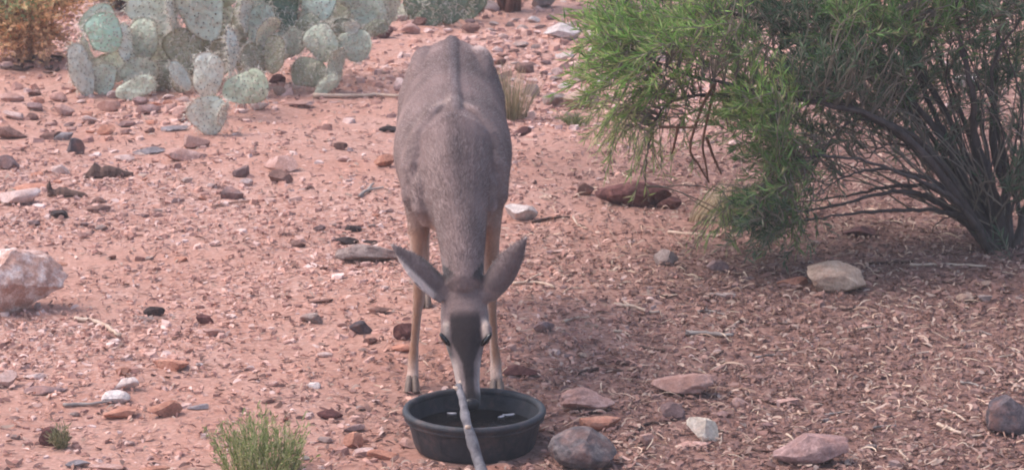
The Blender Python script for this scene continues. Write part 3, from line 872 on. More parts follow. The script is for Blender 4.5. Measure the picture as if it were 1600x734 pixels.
# ears
for sg in (-1, 1):   # hip bones
    B.loft([(at(-.187 + sg * .074, 9.52, .795), .03, .03), (at(-.187 + sg * .080, 9.46, .808), .044, .046), (at(-.186 + sg * .084, 9.38, .806), .046, .046), (at(-.185 + sg * .088, 9.28, .77), .03, .04)], 14)
EARS = []
def ear(base, tip, wmax, outer, roll):
    b0, t0 = np.array(base), np.array(tip)
    ax = t0 - b0; Ln = np.linalg.norm(ax); ax /= Ln
    view = np.array([0, -.93, .36]); nrm = view - ax * (view @ ax); nrm /= np.linalg.norm(nrm)
    perp = np.cross(nrm, ax)
    if perp @ np.array(outer) < 0: perp = -perp
    G, Nn, th = [], [], []
    ns, mt = 15, 11
    for i in range(ns):
        s = i / (ns - 1)
        w = wmax * (.40 + .62 * math.sin(math.pi * min(s * .62 + .16, 1)) ** 1.4) * (1 - s ** 2.4) ** .9 + .003
        w *= .5
        row, nr = [], []
        for j in range(mt):
            t = j / (mt - 1) * 2 - 1
            bend = -.55 * t * t
            if roll and t > .25: bend += 1.7 * (t - .25) * roll
            row.append(b0 + ax * Ln * s + perp * (t * w * (1 - .12 * abs(t))) + nrm * (bend * w) + nrm * .012 * math.sin(math.pi * s))
            nr.append(nrm)
        G.append(row); Nn.append(nr); th.append(.016 if s < .6 else .014)
    B.sheet(G, Nn, th)
    EARS.append((b0, ax, Ln, perp, nrm, wmax, roll))
ear(Q(697, 463, 8.265), Q(610, 381, 8.275), .092, (-1, 0, -1), 1.0)
ear(Q(759, 463, 8.265), Q(824, 369, 8.275), .096, (1, 0, -1), 0.0)
for px in (697, 758):   # ear roots
    B.loft([(Q(px + (727 - px) * .35, 470, 8.285), .02, .02), (Q(px, 462, 8.275), .024, .022), (Q(px - (727 - px) * .45, 448, 8.272), .019, .016), (Q(px - (727 - px) * .8, 438, 8.272), .012, .010)], 14)
# forelegs
FL = {}
for sg, xs in ((-1, (-.262, -.271, -.272, -.270, -.276, -.284, -.288, -.290)), (1, (-.073, -.066, -.063, -.061, -.058, -.053, -.047, -.044))):
    B.loft([(at(xs[0], 8.66, .63), .045, .07), (at(xs[1], 8.675, .545), .042, .060), (at(xs[2], 8.67, .47), .030, .043), (at(xs[3], 8.65, .375), .0225, .029), (at(xs[3], 8.635, .295), .0185, .022), (at(xs[3], 8.63, .262), .0185, .022),
            (at(xs[4], 8.622, .215), .0135, .0165), (at(xs[5], 8.612, .13), .0125, .0155), (at(xs[6], 8.605, .078), .0165, .0195), (at(xs[6], 8.592, .052), .0165, .0180), (at(xs[7], 8.575, .032), .019, .019), (at(xs[7], 8.57, .018), .012, .012)], 18)
    FL[sg] = xs[7]
# hind legs
HL = {}
for sg, xh in ((-1, -.278), (1, -.096)):
    xr = DX - .024 + sg * .085
    B.loft([(at(xr, 9.48, .78), .05, .08), (at(xr + sg * .008, 9.45, .69), .072, .125), (at(xr + sg * .018, 9.41, .60), .068, .118), (at(xr + sg * .014, 9.40, .52), .050, .085), (at(xh, 9.46, .43), .030, .050), (at(xh, 9.53, .355), .022, .031),
            (at(xh, 9.565, .305), .019, .026), (at(xh, 9.55, .25), .0155, .021), (at(xh, 9.515, .14), .0135, .017), (at(xh, 9.495, .078), .017, .020), (at(xh, 9.475, .048), .016, .018), (at(xh, 9.46, .03), .018, .018), (at(xh, 9.455, .018), .012, .012)], 18)
    HL[sg] = xh
raw = bpy.data.meshes.new('deer_raw'); raw.from_pydata([v.tolist() for v in B.V], [], B.F)
tmp = link('deer_tmp', raw)
md = tmp.modifiers.new('r', 'REMESH'); md.mode = 'VOXEL'; md.voxel_size = .0052
sm = tmp.modifiers.new('s', 'SMOOTH'); sm.factor = .5; sm.iterations = 4
bpy.context.view_layer.update()
body = bpy.data.meshes.new_from_object(tmp.evaluated_get(bpy.context.evaluated_depsgraph_get()))
bpy.data.objects.remove(tmp); bpy.data.meshes.remove(raw)
body.name = 'deer_body'
nv = len(body.vertices)
co = np.zeros(nv * 3, np.float32); body.vertices.foreach_get('co', co); co = co.reshape(-1, 3).astype(float)
no = np.zeros(nv * 3, np.float32); body.vertices.foreach_get('normal', no); no = no.reshape(-1, 3).astype(float)

def deer_color(co, no):
    n = len(co)
    GREY = np.array(lin(128, 107, 103)); DK = np.array(lin(76, 66, 69)); TAN = np.array(lin(152, 112, 90)); PALE = np.array(lin(198, 176, 166)); BLK = np.array(lin(40, 33, 34))
    LT = np.array(lin(152, 131, 126))
    c = np.tile(GREY, (n, 1))
    def blend(w, col):
        nonlocal c
        w = np.clip(w, 0, 1)[:, None]; c = c * (1 - w) + np.asarray(col) * w
    x, y, z = co.T
    spx = np.interp(y, [8.5, 8.75, 9.1, 9.6], [-.16, -.165, -.181, -.19])
    trunk = sstep(8.42, 8.52, y)
    blend(.62 * (.55 + .45 * sstep(8.9, 9.3, y)) * np.exp(-((x - spx) / .024) ** 2) * trunk * sstep(.2, .6, no[:, 2]), DK)
    blend(.35 * sstep(.08, .15, np.abs(x - spx)) * trunk * sstep(.5, .62, z), LT)
    # lower body, belly and legs
    legs = sstep(8.53, 8.57, y)
    blend(sstep(.56, .43, z) * legs * sstep(-.05, .03, np.abs(x - spx) - .03), TAN)
    blend(sstep(.2, -.6, no[:, 2]) * sstep(.55, .45, z) * trunk, PALE)
    inner = np.where(x < DX, 1, -1) * no[:, 0]
    blend(.55 * sstep(.3, .9, inner) * sstep(.5, .4, z) * trunk, PALE)
    blend(.55 * sstep(.11, .04, z) * trunk, PALE)
    # rump patch
    blend(.9 * sstep(9.53, 9.60, y) * sstep(.03, .06, np.abs(x + .19)) * sstep(.55, .62, z), PALE)
    # face
    a0, a1 = HC[1], HC[9]
    ax = (a1 - a0) / np.linalg.norm(a1 - a0); Ls = np.linalg.norm(a1 - a0)
    d = co - a0; s = d @ ax / Ls
    cx = np.interp(s, [0, .4, .6, 1], [0, 0, 0, 0]); lat = d - np.outer(s * Ls, ax); t = lat[:, 0]
    front = lat @ np.cross([1, 0, 0], ax); fs = np.sign(np.cross([1, 0, 0], ax)[1]) * -1
    front = front * fs
    hd = sstep(8.42, 8.36, y) * (z < .46)
    earm = np.zeros(n)
    for (b0, e_ax, Ln, perp, nrm, wm, roll) in EARS:
        q = co - b0; es = q @ e_ax / Ln; et = q @ perp / (wm * .5); en = q @ nrm
        inside = (es > .12) & (es < 1.1) & (np.abs(et) < 1.3) & (np.abs(en) < .045)
        w = np.where(inside, sstep(.05, .2, es), 0)
        earm = np.maximum(earm, w)
        facing = no @ nrm
        blend(w * .45, DK)
        blend(w * .75 * sstep(-.45, -.85, et), BLK)
        if roll: blend(w * .95 * sstep(.22, .42, et), PALE)
        else: blend(w * .6 * sstep(.7, .95, et), BLK)
        blend(w * sstep(.1, -.3, facing) * .9, PALE)
        blend(w * sstep(.93, 1.0, es) * .8, PALE)
    hd = hd * (1 - earm)
    wd = np.interp(s, [.15, .42, .50, .60, .75, 1.0], [.042, .041, .031, .0165, .0125, .0125])
    dark = sstep(.12, .24, s) * sstep(.0035, -.0035, np.abs(t) - wd) * (front > 0)
    blend(hd * .8 * sstep(.44, .55, s), np.array(lin(132, 115, 111)))
    blend(hd * .95 * dark, np.array(lin(44, 35, 37)))
    blend(hd * .85 * sstep(.20, .27, s) * sstep(.47, .40, s) * sstep(.043, .048, np.abs(t)) * sstep(.066, .058, np.abs(t)) * (front > 0), np.array(lin(186, 164, 150)))
    edge = sstep(.004, .016, np.abs(t) - wd) * sstep(.52, .62, s)
    blend(hd * .7 * edge * sstep(.45, .85, np.abs(no[:, 0])), PALE)
    blend(hd * (front < -.01) * .8 * sstep(.3, .5, s), PALE)
    # dark line under the eye
    el = np.abs(t) - np.interp(s, [.33, .40, .50, .56], [.068, .062, .048, .040])
    blend(hd * .95 * np.exp(-(el / .008) ** 2) * sstep(.36, .40, s) * sstep(.56, .50, s), BLK)
    blend(hd * .9 * sstep(.82, .90, s), BLK)
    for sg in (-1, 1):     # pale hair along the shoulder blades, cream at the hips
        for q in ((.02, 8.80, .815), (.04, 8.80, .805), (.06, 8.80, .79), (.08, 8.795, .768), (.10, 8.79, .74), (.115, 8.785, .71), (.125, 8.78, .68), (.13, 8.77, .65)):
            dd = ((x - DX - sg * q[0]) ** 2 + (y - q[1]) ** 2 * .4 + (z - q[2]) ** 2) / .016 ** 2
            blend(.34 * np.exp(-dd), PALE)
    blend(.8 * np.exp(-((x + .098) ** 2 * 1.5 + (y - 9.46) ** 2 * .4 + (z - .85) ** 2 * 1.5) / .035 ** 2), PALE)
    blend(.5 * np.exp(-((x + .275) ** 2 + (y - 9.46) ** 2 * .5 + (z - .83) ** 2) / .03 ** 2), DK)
    nk = sstep(8.36, 8.42, y) * sstep(8.66, 8.56, y) * sstep(.44, .48, z)
    blend(.4 * nk * np.exp(-((x + .150) / .022) ** 2), DK)
    blend(.3 * nk * sstep(.035, .06, np.abs(x + .150)), LT)
    # patchy fine variation
    v = 1 + .12 * vnoise(co, 14, 61) + .10 * vnoise(co, 47, 62) + .06 * vnoise(co, 120, 63)
    return np.clip(c * v[:, None], 0, 1)
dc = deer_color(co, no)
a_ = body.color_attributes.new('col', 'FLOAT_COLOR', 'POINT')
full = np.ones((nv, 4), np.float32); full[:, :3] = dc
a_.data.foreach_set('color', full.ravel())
body.polygons.foreach_set('use_smooth', [True] * len(body.polygons))
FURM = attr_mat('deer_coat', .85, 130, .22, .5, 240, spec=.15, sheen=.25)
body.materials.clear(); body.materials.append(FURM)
deer = empty('deer', (-.165, 9.05, float(gz(-.165, 9.05))))
tag(deer, 'grey brown deer facing forward with head lowered to drink', 'deer')
child_abs('body', body, deer)
# short coat: many fine hairs lying along the body
def fur(n, seed):
    r = np.random.default_rng(seed)
    body.calc_loop_triangles()
    tr = np.zeros(len(body.loop_triangles) * 3, np.int32); body.loop_triangles.foreach_get('vertices', tr); tr = tr.reshape(-1, 3)
    A, B_, C_ = co[tr[:, 0]], co[tr[:, 1]], co[tr[:, 2]]
    ar = np.linalg.norm(np.cross(B_ - A, C_ - A), axis=1); pr = ar / ar.sum()
    i = r.choice(len(tr), n, p=pr)
    u, v = r.random(n), r.random(n); f = u + v > 1; u[f] = 1 - u[f]; v[f] = 1 - v[f]
    w0 = 1 - u - v
    p = A[i] * w0[:, None] + B_[i] * u[:, None] + C_[i] * v[:, None]
    nn = no[tr[i, 0]]; cc = dc[tr[i, 0]]
    y, z = p[:, 1], p[:, 2]
    flow = np.tile([0, .85, -.5], (n, 1))
    head = (y < 8.44) & (z < .46); flow[head] = [0, .5, .85]
    neck = (y < 8.62) & ~head & (z > .42); flow[neck] = [0, .75, .4]
    leg = z < .45; leg &= ~head & ~neck; flow[leg] = [0, .1, -1]
    flow += r.normal(0, .22, (n, 3))
    flow -= nn * (flow * nn).sum(1, keepdims=True)
    flow /= np.linalg.norm(flow, axis=1, keepdims=True) + 1e-9
    ln = np.where(head, np.where(z < .36, .005, .011), np.where(leg, .008, .015)) * r.uniform(.6, 1.3, n)
    dr = flow + nn * r.uniform(.10, .38, n)[:, None]; dr /= np.linalg.norm(dr, axis=1, keepdims=True)
    sd = np.cross(dr, nn); sd /= np.linalg.norm(sd, axis=1, keepdims=True) + 1e-9
    wd = np.where(head | leg, .0005, .0008)[:, None]
    V = np.stack([p - sd * wd - nn * .0008, p + sd * wd - nn * .0008, p + dr * ln[:, None]], 1).reshape(-1, 3)
    F = np.arange(3 * n).reshape(-1, 3)
    col = np.repeat((cc * (r.uniform(.9, 1.12, n) * (1 + .22 * vnoise(p * np.array([1, .35, .35]), 90, 5)))[:, None])[:, None], 3, 1).reshape(-1, 3)
    return fast_mesh('coat', V, F, col, True, attr_mat('deer_hair', .8, spec=.2, trans=.15))
fo = child_abs('coat', fur(150000, 9), deer); fo['kind'] = 'stuff'
# tail
TB = Builder(); TB.loft([(at(-.190, 9.60, .80), .02, .02), (at(-.188, 9.635, .77), .026, .02), (at(-.186, 9.655, .70), .027, .018), (at(-.185, 9.655, .62), .02, .015), (at(-.185, 9.65, .56), .006, .006)], 14)
me = bpy.data.meshes.new('tail'); me.from_pydata([v.tolist() for v in TB.V], [], TB.F); me.polygons.foreach_set('use_smooth', [True] * len(me.polygons))
me.materials.append(plain_mat('tail_hair', lin(120, 98, 88), lin(206, 190, 176), 14, .9, .4, 200, (6, 6, 1)))
child_abs('tail', me, deer)
# eyes
EYE = plain_mat('deer_eye', (.004, .003, .003), (.008, .006, .006), 10, .08, 0, spec=.6)
for px, sgn in ((695, -1), (760, 1)):
    V, F = ico(3); V = V * np.array([.0080, .0120, .0235])
    c_ = Q(px, 530, 8.197)
    M3 = np.array(Matrix.Rotation(sgn * R(36), 3, 'Y'))
    child_abs('eye', fast_mesh('eye', V @ M3.T + c_, F, None, True, EYE), deer)
# nose pad and nostrils
V, F = ico(3)
child_abs('nose', fast_mesh('nose', V * np.array([.024, .015, .019]) + (HC[8] + np.array([0, -.018, .008])), F, None, True, plain_mat('nose_skin', lin(30, 27, 30), lin(46, 42, 46), 60, .4, .3, 200)), deer)
# hooves: two toes on each foot
HOOF = plain_mat('hoof_horn', lin(92, 76, 68), lin(134, 114, 102), 40, .6, .3, 80, spec=.35)
def toe(x, y, sg):
    tb = Builder()
    z0 = float(gz(x, y)) - .002
    tb.loft([(at(x + sg * .006, y + .004, z0 + .042), .009, .014), (at(x + sg * .0085, y - .004, z0 + .028), .0115, .020), (at(x + sg * .010, y - .012, z0 + .012), .0125, .026), (at(x + sg * .011, y - .016, z0), .0125, .028)], 14)
    me = bpy.data.meshes.new('hoof'); me.from_pydata([v.tolist() for v in tb.V], [], tb.F); me.polygons.foreach_set('use_smooth', [True] * len(me.polygons)); me.set_sharp_from_angle(angle=R(60))
    me.materials.append(HOOF)
    child_abs('hoof', me, deer)
for xx, yy in ((FL[-1], 8.572), (FL[1], 8.572), (HL[-1], 9.458), (HL[1], 9.458)):
    toe(xx, yy, -1); toe(xx, yy, 1)

# ------------------------------------------------------------------ prickly pears
def pad_proto(seed, L_=1.0):
    """unit pad: base at origin, tip at z=1, width about .8, facing -y; returns pad mesh arrays and areole points"""
    r = np.random.default_rng(seed)
    nu, nr = 36, 10
    ph = r.uniform(0, 6.28, 3); am = r.uniform(.02, .085, 3)
    bend = r.uniform(-.16, .16); tw = r.uniform(-.7, .7); nar = r.uniform(.55, .85); cup = r.uniform(-.35, .35)
    def outline(a):     # a = 0 at the base
        zz = .5 - .5 * math.cos(a)
        ww = .40 * abs(math.sin(a)) ** .85 * (nar + (1.12 - nar) * zz)
        k = 1 + sum(am[i] * math.sin((i + 2) * a + ph[i]) for i in range(3))
        return math.copysign(ww, math.sin(a)) * k, zz
    def place(x, z, side, rad):
        th = .055 * (1 - rad ** 3.2) + .012 * (rad < .999)
        y = side * th * .62
        xx = x * math.cos(tw * (z - .5)) ; y += x * math.sin(tw * (z - .5)) + bend * (1 - (2 * z - 1) ** 2) + cup * x * x + .022 * math.sin(9 * x + ph[0]) * math.sin(7 * z + ph[1]) + .012 * math.sin(19 * x + ph[2]) * math.sin(15 * z + ph[0])
        return (xx, y, z)
    V, F = [], []
    for side in (-1, 1):
        V.append(place(0, .52, side, 0))
        for k in range(1, nr + 1):
            rad = k / nr
            for j in range(nu):
                x, z = outline(2 * math.pi * j / nu)
                V.append(place(x * rad, .52 + (z - .52) * rad, side, rad))
        b0 = 0 if side < 0 else 1 + nr * nu
        for j in range(nu):
            k2 = (j + 1) % nu
            F.append((b0, b0 + 1 + j, b0 + 1 + k2) if side > 0 else (b0, b0 + 1 + k2, b0 + 1 + j))
        for k in range(nr - 1):
            for j in range(nu):
                k2 = (j + 1) % nu
                q = (b0 + 1 + k * nu + j, b0 + 1 + (k + 1) * nu + j, b0 + 1 + (k + 1) * nu + k2, b0 + 1 + k * nu + k2)
                F.append(q if side > 0 else q[::-1])
    bb = 1 + nr * nu
    for j in range(nu):
        k2 = (j + 1) % nu
        a, b_ = 1 + (nr - 1) * nu + j, 1 + (nr - 1) * nu + k2
        F.append((a, b_, b_ + bb, a + bb))
    # areoles in a staggered lattice on both faces and along the edge
    ar = []
    st = .135
    for side in (-1, 1):
        row = 0; z = .10
        while z < .98:
            xx = -.5 + (row % 2) * st * .5
            while xx < .5:
                a = math.acos(max(-1, min(1, 1 - 2 * z)))
                wlim = abs(outline(a)[0])
                rad = abs(xx) / max(wlim, 1e-3)
                if rad < .88 and r.random() < .8:
                    q = place(xx + r.normal(0, .02), z + r.normal(0, .02), side, max(rad, abs(z - .52) / .5))
                    ar.append((q, (0, side, 0)))
                xx += st
            z += st * .62; row += 1
    for j in range(nu):
        x, z = outline(2 * math.pi * (j + .5) / nu)
        if z > .2: ar.append((place(x, z, 1, 1), (x * 2.2, 0, (z - .5) * 2)))
    return V, F, ar
def spine_mesh(ar, seed, mats):
    r = np.random.default_rng(seed)
    V, F, mi = [], [], []
    for (q, nrm) in ar:
        q = np.array(q); nrm = np.array(nrm, float); nrm /= np.linalg.norm(nrm) + 1e-9
        ref = np.array([0, 0, 1.0]); u = np.cross(nrm, ref); u = u / (np.linalg.norm(u) + 1e-9); v = np.cross(nrm, u)
        s = .017
        b0 = len(V)      # woolly brown areole: a low pyramid
        for k in range(5):
            a = k * 1.2566; V.append(q + (u * math.cos(a) + v * math.sin(a)) * s * r.uniform(.8, 1.2) - nrm * .004)
        V.append(q + nrm * .02)
        for k in range(5): F.append((b0 + k, b0 + (k + 1) % 5, b0 + 5)); mi.append(0)
        if r.random() < .9:
            for _ in range(r.integers(2, 5)):
                d = nrm * r.uniform(.4, 1) + u * r.normal(0, .55) + v * r.normal(0, .4) + np.array([0, 0, -.45]); d /= np.linalg.norm(d)
                l_ = r.uniform(.09, .24); w_ = .0075
                e = np.cross(d, [.3, .5, .8]); e /= np.linalg.norm(e); g_ = np.cross(d, e)
                b0 = len(V)
                for k in range(3):
                    a = k * 2.0944; V.append(q + (e * math.cos(a) + g_ * math.sin(a)) * w_)
                V.append(q + d * l_)
                for k in range(3): F.append((b0 + k, b0 + (k + 1) % 3, b0 + 3)); mi.append(1)
    me = bpy.data.meshes.new('spines'); me.from_pydata([x.tolist() for x in V], [], F)
    for m_ in mats: me.materials.append(m_)
    me.polygons.foreach_set('material_index', mi)
    return me
def pad_mat(key, c1, c2):
    if key in _mats: return _mats[key]
    m = bpy.data.materials.new('cactus_' + key); nt, N, L, b = nodes_of(m)
    tc = N.new('ShaderNodeTexCoord'); oi = N.new('ShaderNodeObjectInfo')
    ad = N.new('ShaderNodeVectorMath'); ad.operation = 'ADD'
    cb = N.new('ShaderNodeCombineXYZ'); mu = N.new('ShaderNodeMath'); mu.operation = 'MULTIPLY'; mu.inputs[1].default_value = 20
    L.new(oi.outputs['Random'], mu.inputs[0]); L.new(mu.outputs[0], cb.inputs[0]); L.new(mu.outputs[0], cb.inputs[2])
    L.new(tc.outputs['Object'], ad.inputs[0]); L.new(cb.outputs[0], ad.inputs[1])
    n1 = noise_node(N, L, 3.2, 6, ad.outputs[0], .65)
    r1 = ramp(N, L, n1.outputs['Fac'], [(.3, c1), (.7, c2)])
    n2 = noise_node(N, L, 7, 6, ad.outputs[0], .7)      # corky brown scars
    r2 = ramp(N, L, n2.outputs['Fac'], [(.54, (0, 0, 0)), (.66, (.8,) * 3)])
    c = mixc(N, L, r2.outputs[0], r1.outputs[0], lin(176, 162, 142))
    hs = N.new('ShaderNodeHueSaturation'); mr = N.new('ShaderNodeMapRange'); mr.inputs[3].default_value = .85; mr.inputs[4].default_value = 1.15
    L.new(oi.outputs['Random'], mr.inputs[0]); L.new(mr.outputs[0], hs.inputs['Value']); L.new(c, hs.inputs['Color'])
    L.new(hs.outputs[0], b.inputs['Base Color']); b.inputs['Roughness'].default_value = .7; b.inputs['Specular IOR Level'].default_value = .3
    bp = N.new('ShaderNodeBump'); bp.inputs['Strength'].default_value = .5; bp.inputs['Distance'].default_value = .05
    n3 = noise_node(N, L, 8, 4, ad.outputs[0]); L.new(n3.outputs['Fac'], bp.inputs['Height']); L.new(bp.outputs[0], b.inputs['Normal'])
    _mats[key] = m
    return m
PADC = dict(mint=(lin(172, 206, 176), lin(200, 222, 196)), green=(lin(184, 196, 166), lin(208, 214, 188)), pale=(lin(210, 212, 194), lin(230, 229, 214)), mid=(lin(186, 193, 168), lin(214, 216, 196)), blue=(lin(190, 200, 182), lin(214, 220, 202)),
            olive=(lin(146, 146, 120), lin(176, 172, 148)), deep=(lin(98, 114, 94), lin(130, 144, 120)))
ARM = plain_mat('areole_wool', lin(84, 72, 60), lin(116, 102, 86), 40, .95, 0)
SPM = plain_mat('cactus_spine', lin(196, 186, 168), lin(222, 214, 200), 40, .7, 0)
protos = []
for k in range(9):
    V, F, ar = pad_proto(40 + k)
    sp = spine_mesh(ar, 60 + k, (ARM, SPM))
    protos.append((V, F, sp))
padmesh = {}
def pad_mesh(k, colr):
    if (k, colr) not in padmesh:
        me = bpy.data.meshes.new('pad'); me.from_pydata(protos[k][0], [], protos[k][1])
        me.polygons.foreach_set('use_smooth', [True] * len(me.polygons)); me.materials.append(pad_mat(colr, *PADC[colr]))
        padmesh[(k, colr)] = me
    return padmesh[(k, colr)]
npad = [0]
def add_pad(plant, b_, t_, Y, w, colr='mid', yaw=0, dy=0.0, grow=1.0):
    """b_, t_: base and tip in the photo; Y: distance; w: width of the face in photo pixels"""
    k = (npad[0] * 5) % 9; npad[0] += 1
    rr_ = random.Random(npad[0] * 7)
    base, tip = Q(*b_, Y), Q(*t_, Y + dy)
    ax = Vector(tip - base); Ln = ax.length * 1.04; ax.normalize()
    view = Vector(base) - Vector((0, 0, CAM_H)); view.normalize()
    yv = (view - ax * view.dot(ax)).normalized()          # pad's +y points away from the viewer
    yv.rotate(Matrix.Rotation(R(yaw + rr_.uniform(-10, 10)), 3, ax))
    xv = yv.cross(ax)
    wm = w * mpp(Y, base[2]) / .80 * 1.10
    th = min(max(Ln, .15), .26) * grow
    M = Matrix((xv * wm, yv * th, ax * Ln)).transposed().to_4x4()
    M.translation = Vector(base) - ax * Ln * .03
    o = link('pad', pad_mesh(k, colr), plant)
    o.matrix_world = M; o.matrix_parent_inverse = Matrix.Translation(-Vector(plant.location)); o.matrix_basis = M
    s = link('spines', protos[k][2], o)
    return o

g0 = P(250, 150)
cact = empty('prickly_pear', tuple(g0)); tag(cact, 'large grey green prickly pear clump with one bright mint pad', 'cactus')
YM = 12.95
for a in [((180, 78), (146, 25), YM - .02, 54, 'mint', 8), ((176, 62), (138, 16), YM + .12, 58, 'mid', 12), ((138, 153), (117, 68), YM - .05, 38, 'pale', 18),
          ((146, 110), (128, 55), YM + .02, 34, 'pale', 68), ((164, 148), (154, 100), YM - .02, 48, 'mid', 0), ((178, 128), (187, 82), YM + .05, 42, 'mid', -20), ((214, 148), (223, 90), YM + .02, 52, 'mid', 10),
          ((183, 149), (242, 126), YM - .1, 32, 'mid', -10), ((224, 94), (229, 28), YM + .14, 46, 'mid', -12), ((206, 104), (189, 38), YM + .06, 44, 'pale', 48), ((264, 50), (210, -10), YM + .22, 64, 'pale', 6),
          ((273, 50), (261, -24), YM + .12, 48, 'pale', 72), ((288, 112), (288, 44), YM + .12, 60, 'olive', 0), ((332, 62), (300, -22), YM + .10, 72, 'blue', 0), ((368, 66), (381, -24), YM + .18, 54, 'mid', 42),
          ((384, 52), (393, -18), YM + .05, 46, 'pale', 70), ((404, 78), (411, 6), YM + .16, 48, 'blue', 20), ((356, 124), (356, 44), YM - .30, 46, 'pale', 70), ((325, 152), (325, 82), YM - .46, 48, 'pale', 0),
          ((350, 148), (417, 126), YM - .48, 52, 'green', -8), ((295, 141), (268, 97), YM - .50, 26, 'pale', 15), ((330, 211), (320, 150), 12.14, 58, 'pale', 8), ((346, 196), (357, 158), 12.12, 34, 'pale', 68),
          ((386, 128), (396, 68), YM + .02, 48, 'olive', 15), ((404, 74), (432, 28), YM + .04, 40, 'mid', 60), ((425, 114), (432, 56), YM, 38, 'olive', -30), ((250, 145), (258, 96), YM + .1, 44, 'olive', 20),
          ((310, 130), (316, 70), YM + .16, 50, 'olive', -15), ((345, 118), (352, 60), YM + .1, 46, 'olive', 30), ((398, 122), (380, 84), YM - .02, 30, 'olive', 50),
          ((240, 40), (262, -30), YM + .3, 56, 'mid', 25), ((300, 20), (330, -60), YM + .3, 64, 'blue', -20), ((350, 10), (350, -70), YM + .25, 60, 'mid', 10), ((405, 8), (400, -60), YM + .28, 56, 'blue', -15), ((210, 0), (190, -60), YM + .3, 54, 'mid', 0), ((270, -20), (262, -90), YM + .2, 54, 'pale', 20), ((440, 30), (455, -40), YM + .35, 52, 'blue', 15),
          ((196, 112), (200, 64), YM + .2, 48, 'mid', 15), ((240, 100), (250, 48), YM + .26, 50, 'mid', -15), ((262, 96), (268, 40), YM + .3, 56, 'olive', 20), ((232, 140), (236, 100), YM + .14, 46, 'olive', -10), ((304, 98), (300, 52), YM + .24, 52, 'mid', 25), ((338, 100), (342, 50), YM + .24, 50, 'olive', 0), ((370, 104), (374, 60), YM + .2, 46, 'mid', 20), ((412, 100), (418, 52), YM + .2, 46, 'mid', -12), ((436, 96), (440, 50), YM + .24, 44, 'mid', 15), ((395, 60), (420, 12), YM + .3, 52, 'mid', 0), ((350, 60), (340, 6), YM + .32, 56, 'mid', 20), ((150, 130), (140, 92), YM + .12, 40, 'mid', 0), ((172, 118), (166, 84), YM + .16, 44, 'olive', 10), ((286, 144), (280, 112), YM + .04, 36, 'olive', 30), ((255, 60), (240, 6), YM + .36, 60, 'mid', -10)]:
    add_pad(cact, *a)
g1 = P(520, 133)
cact2 = empty('prickly_pear', tuple(g1)); tag(cact2, 'smaller prickly pear with a round pad overhanging bare red soil', 'cactus')
Y2 = 13.05
for a in [((440, 78), (474, 54), Y2 + .05, 40, 'mid', 10), ((513, 95), (494, 38), Y2 + .02, 52, 'mid', 0), ((510, 112), (455, 114), Y2 - .04, 46, 'olive', 0), ((524, 136), (533, 76), Y2 - .05, 36, 'mid', 42),
          ((493, 148), (527, 118), Y2 - .1, 22, 'mid', 10), ((530, 60), (577, 82), Y2 + .02, 48, 'mid', 0), ((548, 54), (551, 34), Y2 + .03, 26, 'pale', 0), ((480, 34), (517, -22), Y2 + .25, 52, 'blue', 0),
          ((452, 50), (428, -22), Y2 + .18, 56, 'deep', 12), ((580, 54), (570, -12), Y2 + .3, 58, 'mid', -5), ((562, 50), (606, 40), Y2 + .26, 24, 'olive', 10), ((532, 70), (540, 30), Y2 + .12, 40, 'olive', 30),
          ((600, 40), (612, -20), Y2 + .5, 44, 'mid', 15), ((545, 10), (535, -50), Y2 + .3, 50, 'mid', 0), ((500, 60), (468, 30), Y2 + .14, 44, 'olive', 0), ((590, -5), (596, -60), Y2 + .45, 50, 'mid', 20), ((470, -5), (462, -60), Y2 + .3, 48, 'blue', 8), ((470, 62), (480, 18), Y2 + .28, 50, 'mid', 10), ((520, 50), (530, 4), Y2 + .34, 50, 'mid', -10), ((556, 40), (548, -10), Y2 + .4, 52, 'mid', 10), ((446, 90), (452, 48), Y2 + .2, 42, 'olive', 0), ((600, 46), (590, 6), Y2 + .5, 46, 'mid', 0)]:
    add_pad(cact2, *a)
g2 = P(690, 36)
cact3 = empty('prickly_pear', tuple(g2)); tag(cact3, 'dark green prickly pear beyond the deer\'s rump', 'cactus')
Y3 = g2[1]
for a in [((672, 38), (650, -30), Y3, 60, 'deep', 0), ((700, 36), (706, -40), Y3 - .1, 62, 'deep', 10), ((722, 34), (742, -20), Y3 + .1, 48, 'deep', -20), ((640, 40), (618, 12), Y3 + .05, 40, 'mid', 15), ((690, -30), (680, -90), Y3 + .1, 60, 'deep', 0), ((652, 38), (690, 16), Y3 - .12, 34, 'deep', 0)]:
    add_pad(cact3, *a)

# ------------------------------------------------------------------ shrubs
def blades(base, dr, ln, wd, col, r, bend=.0):
    """diamond leaf blades -> V, F(quads), C"""
    n = len(base)
    rnd = r.normal(size=(n, 3)); sd = np.cross(dr, rnd); sd /= np.linalg.norm(sd, axis=1, keepdims=True) + 1e-9
    up = np.cross(sd, dr)
    mid = base + dr * (ln * .45)[:, None] + up * (ln * bend)[:, None]
    V = np.stack([base, mid + sd * wd[:, None], base + dr * ln[:, None], mid - sd * wd[:, None]], 1)
    F = np.arange(4 * n).reshape(-1, 4)
    return V.reshape(-1, 3), F, np.repeat(col[:, None], 4, 1).reshape(-1, 3)

LEAFM = attr_mat('green_leaf', .65, 40, .12, trans=.45, spec=.25)
def merge(parts):
    V, F, C, o = [], [], [], 0
    for v, f, c in parts:
        V.append(v); F.append(f + o); C.append(c); o += len(v)
    return np.vstack(V), np.vstack(F), np.vstack(C)

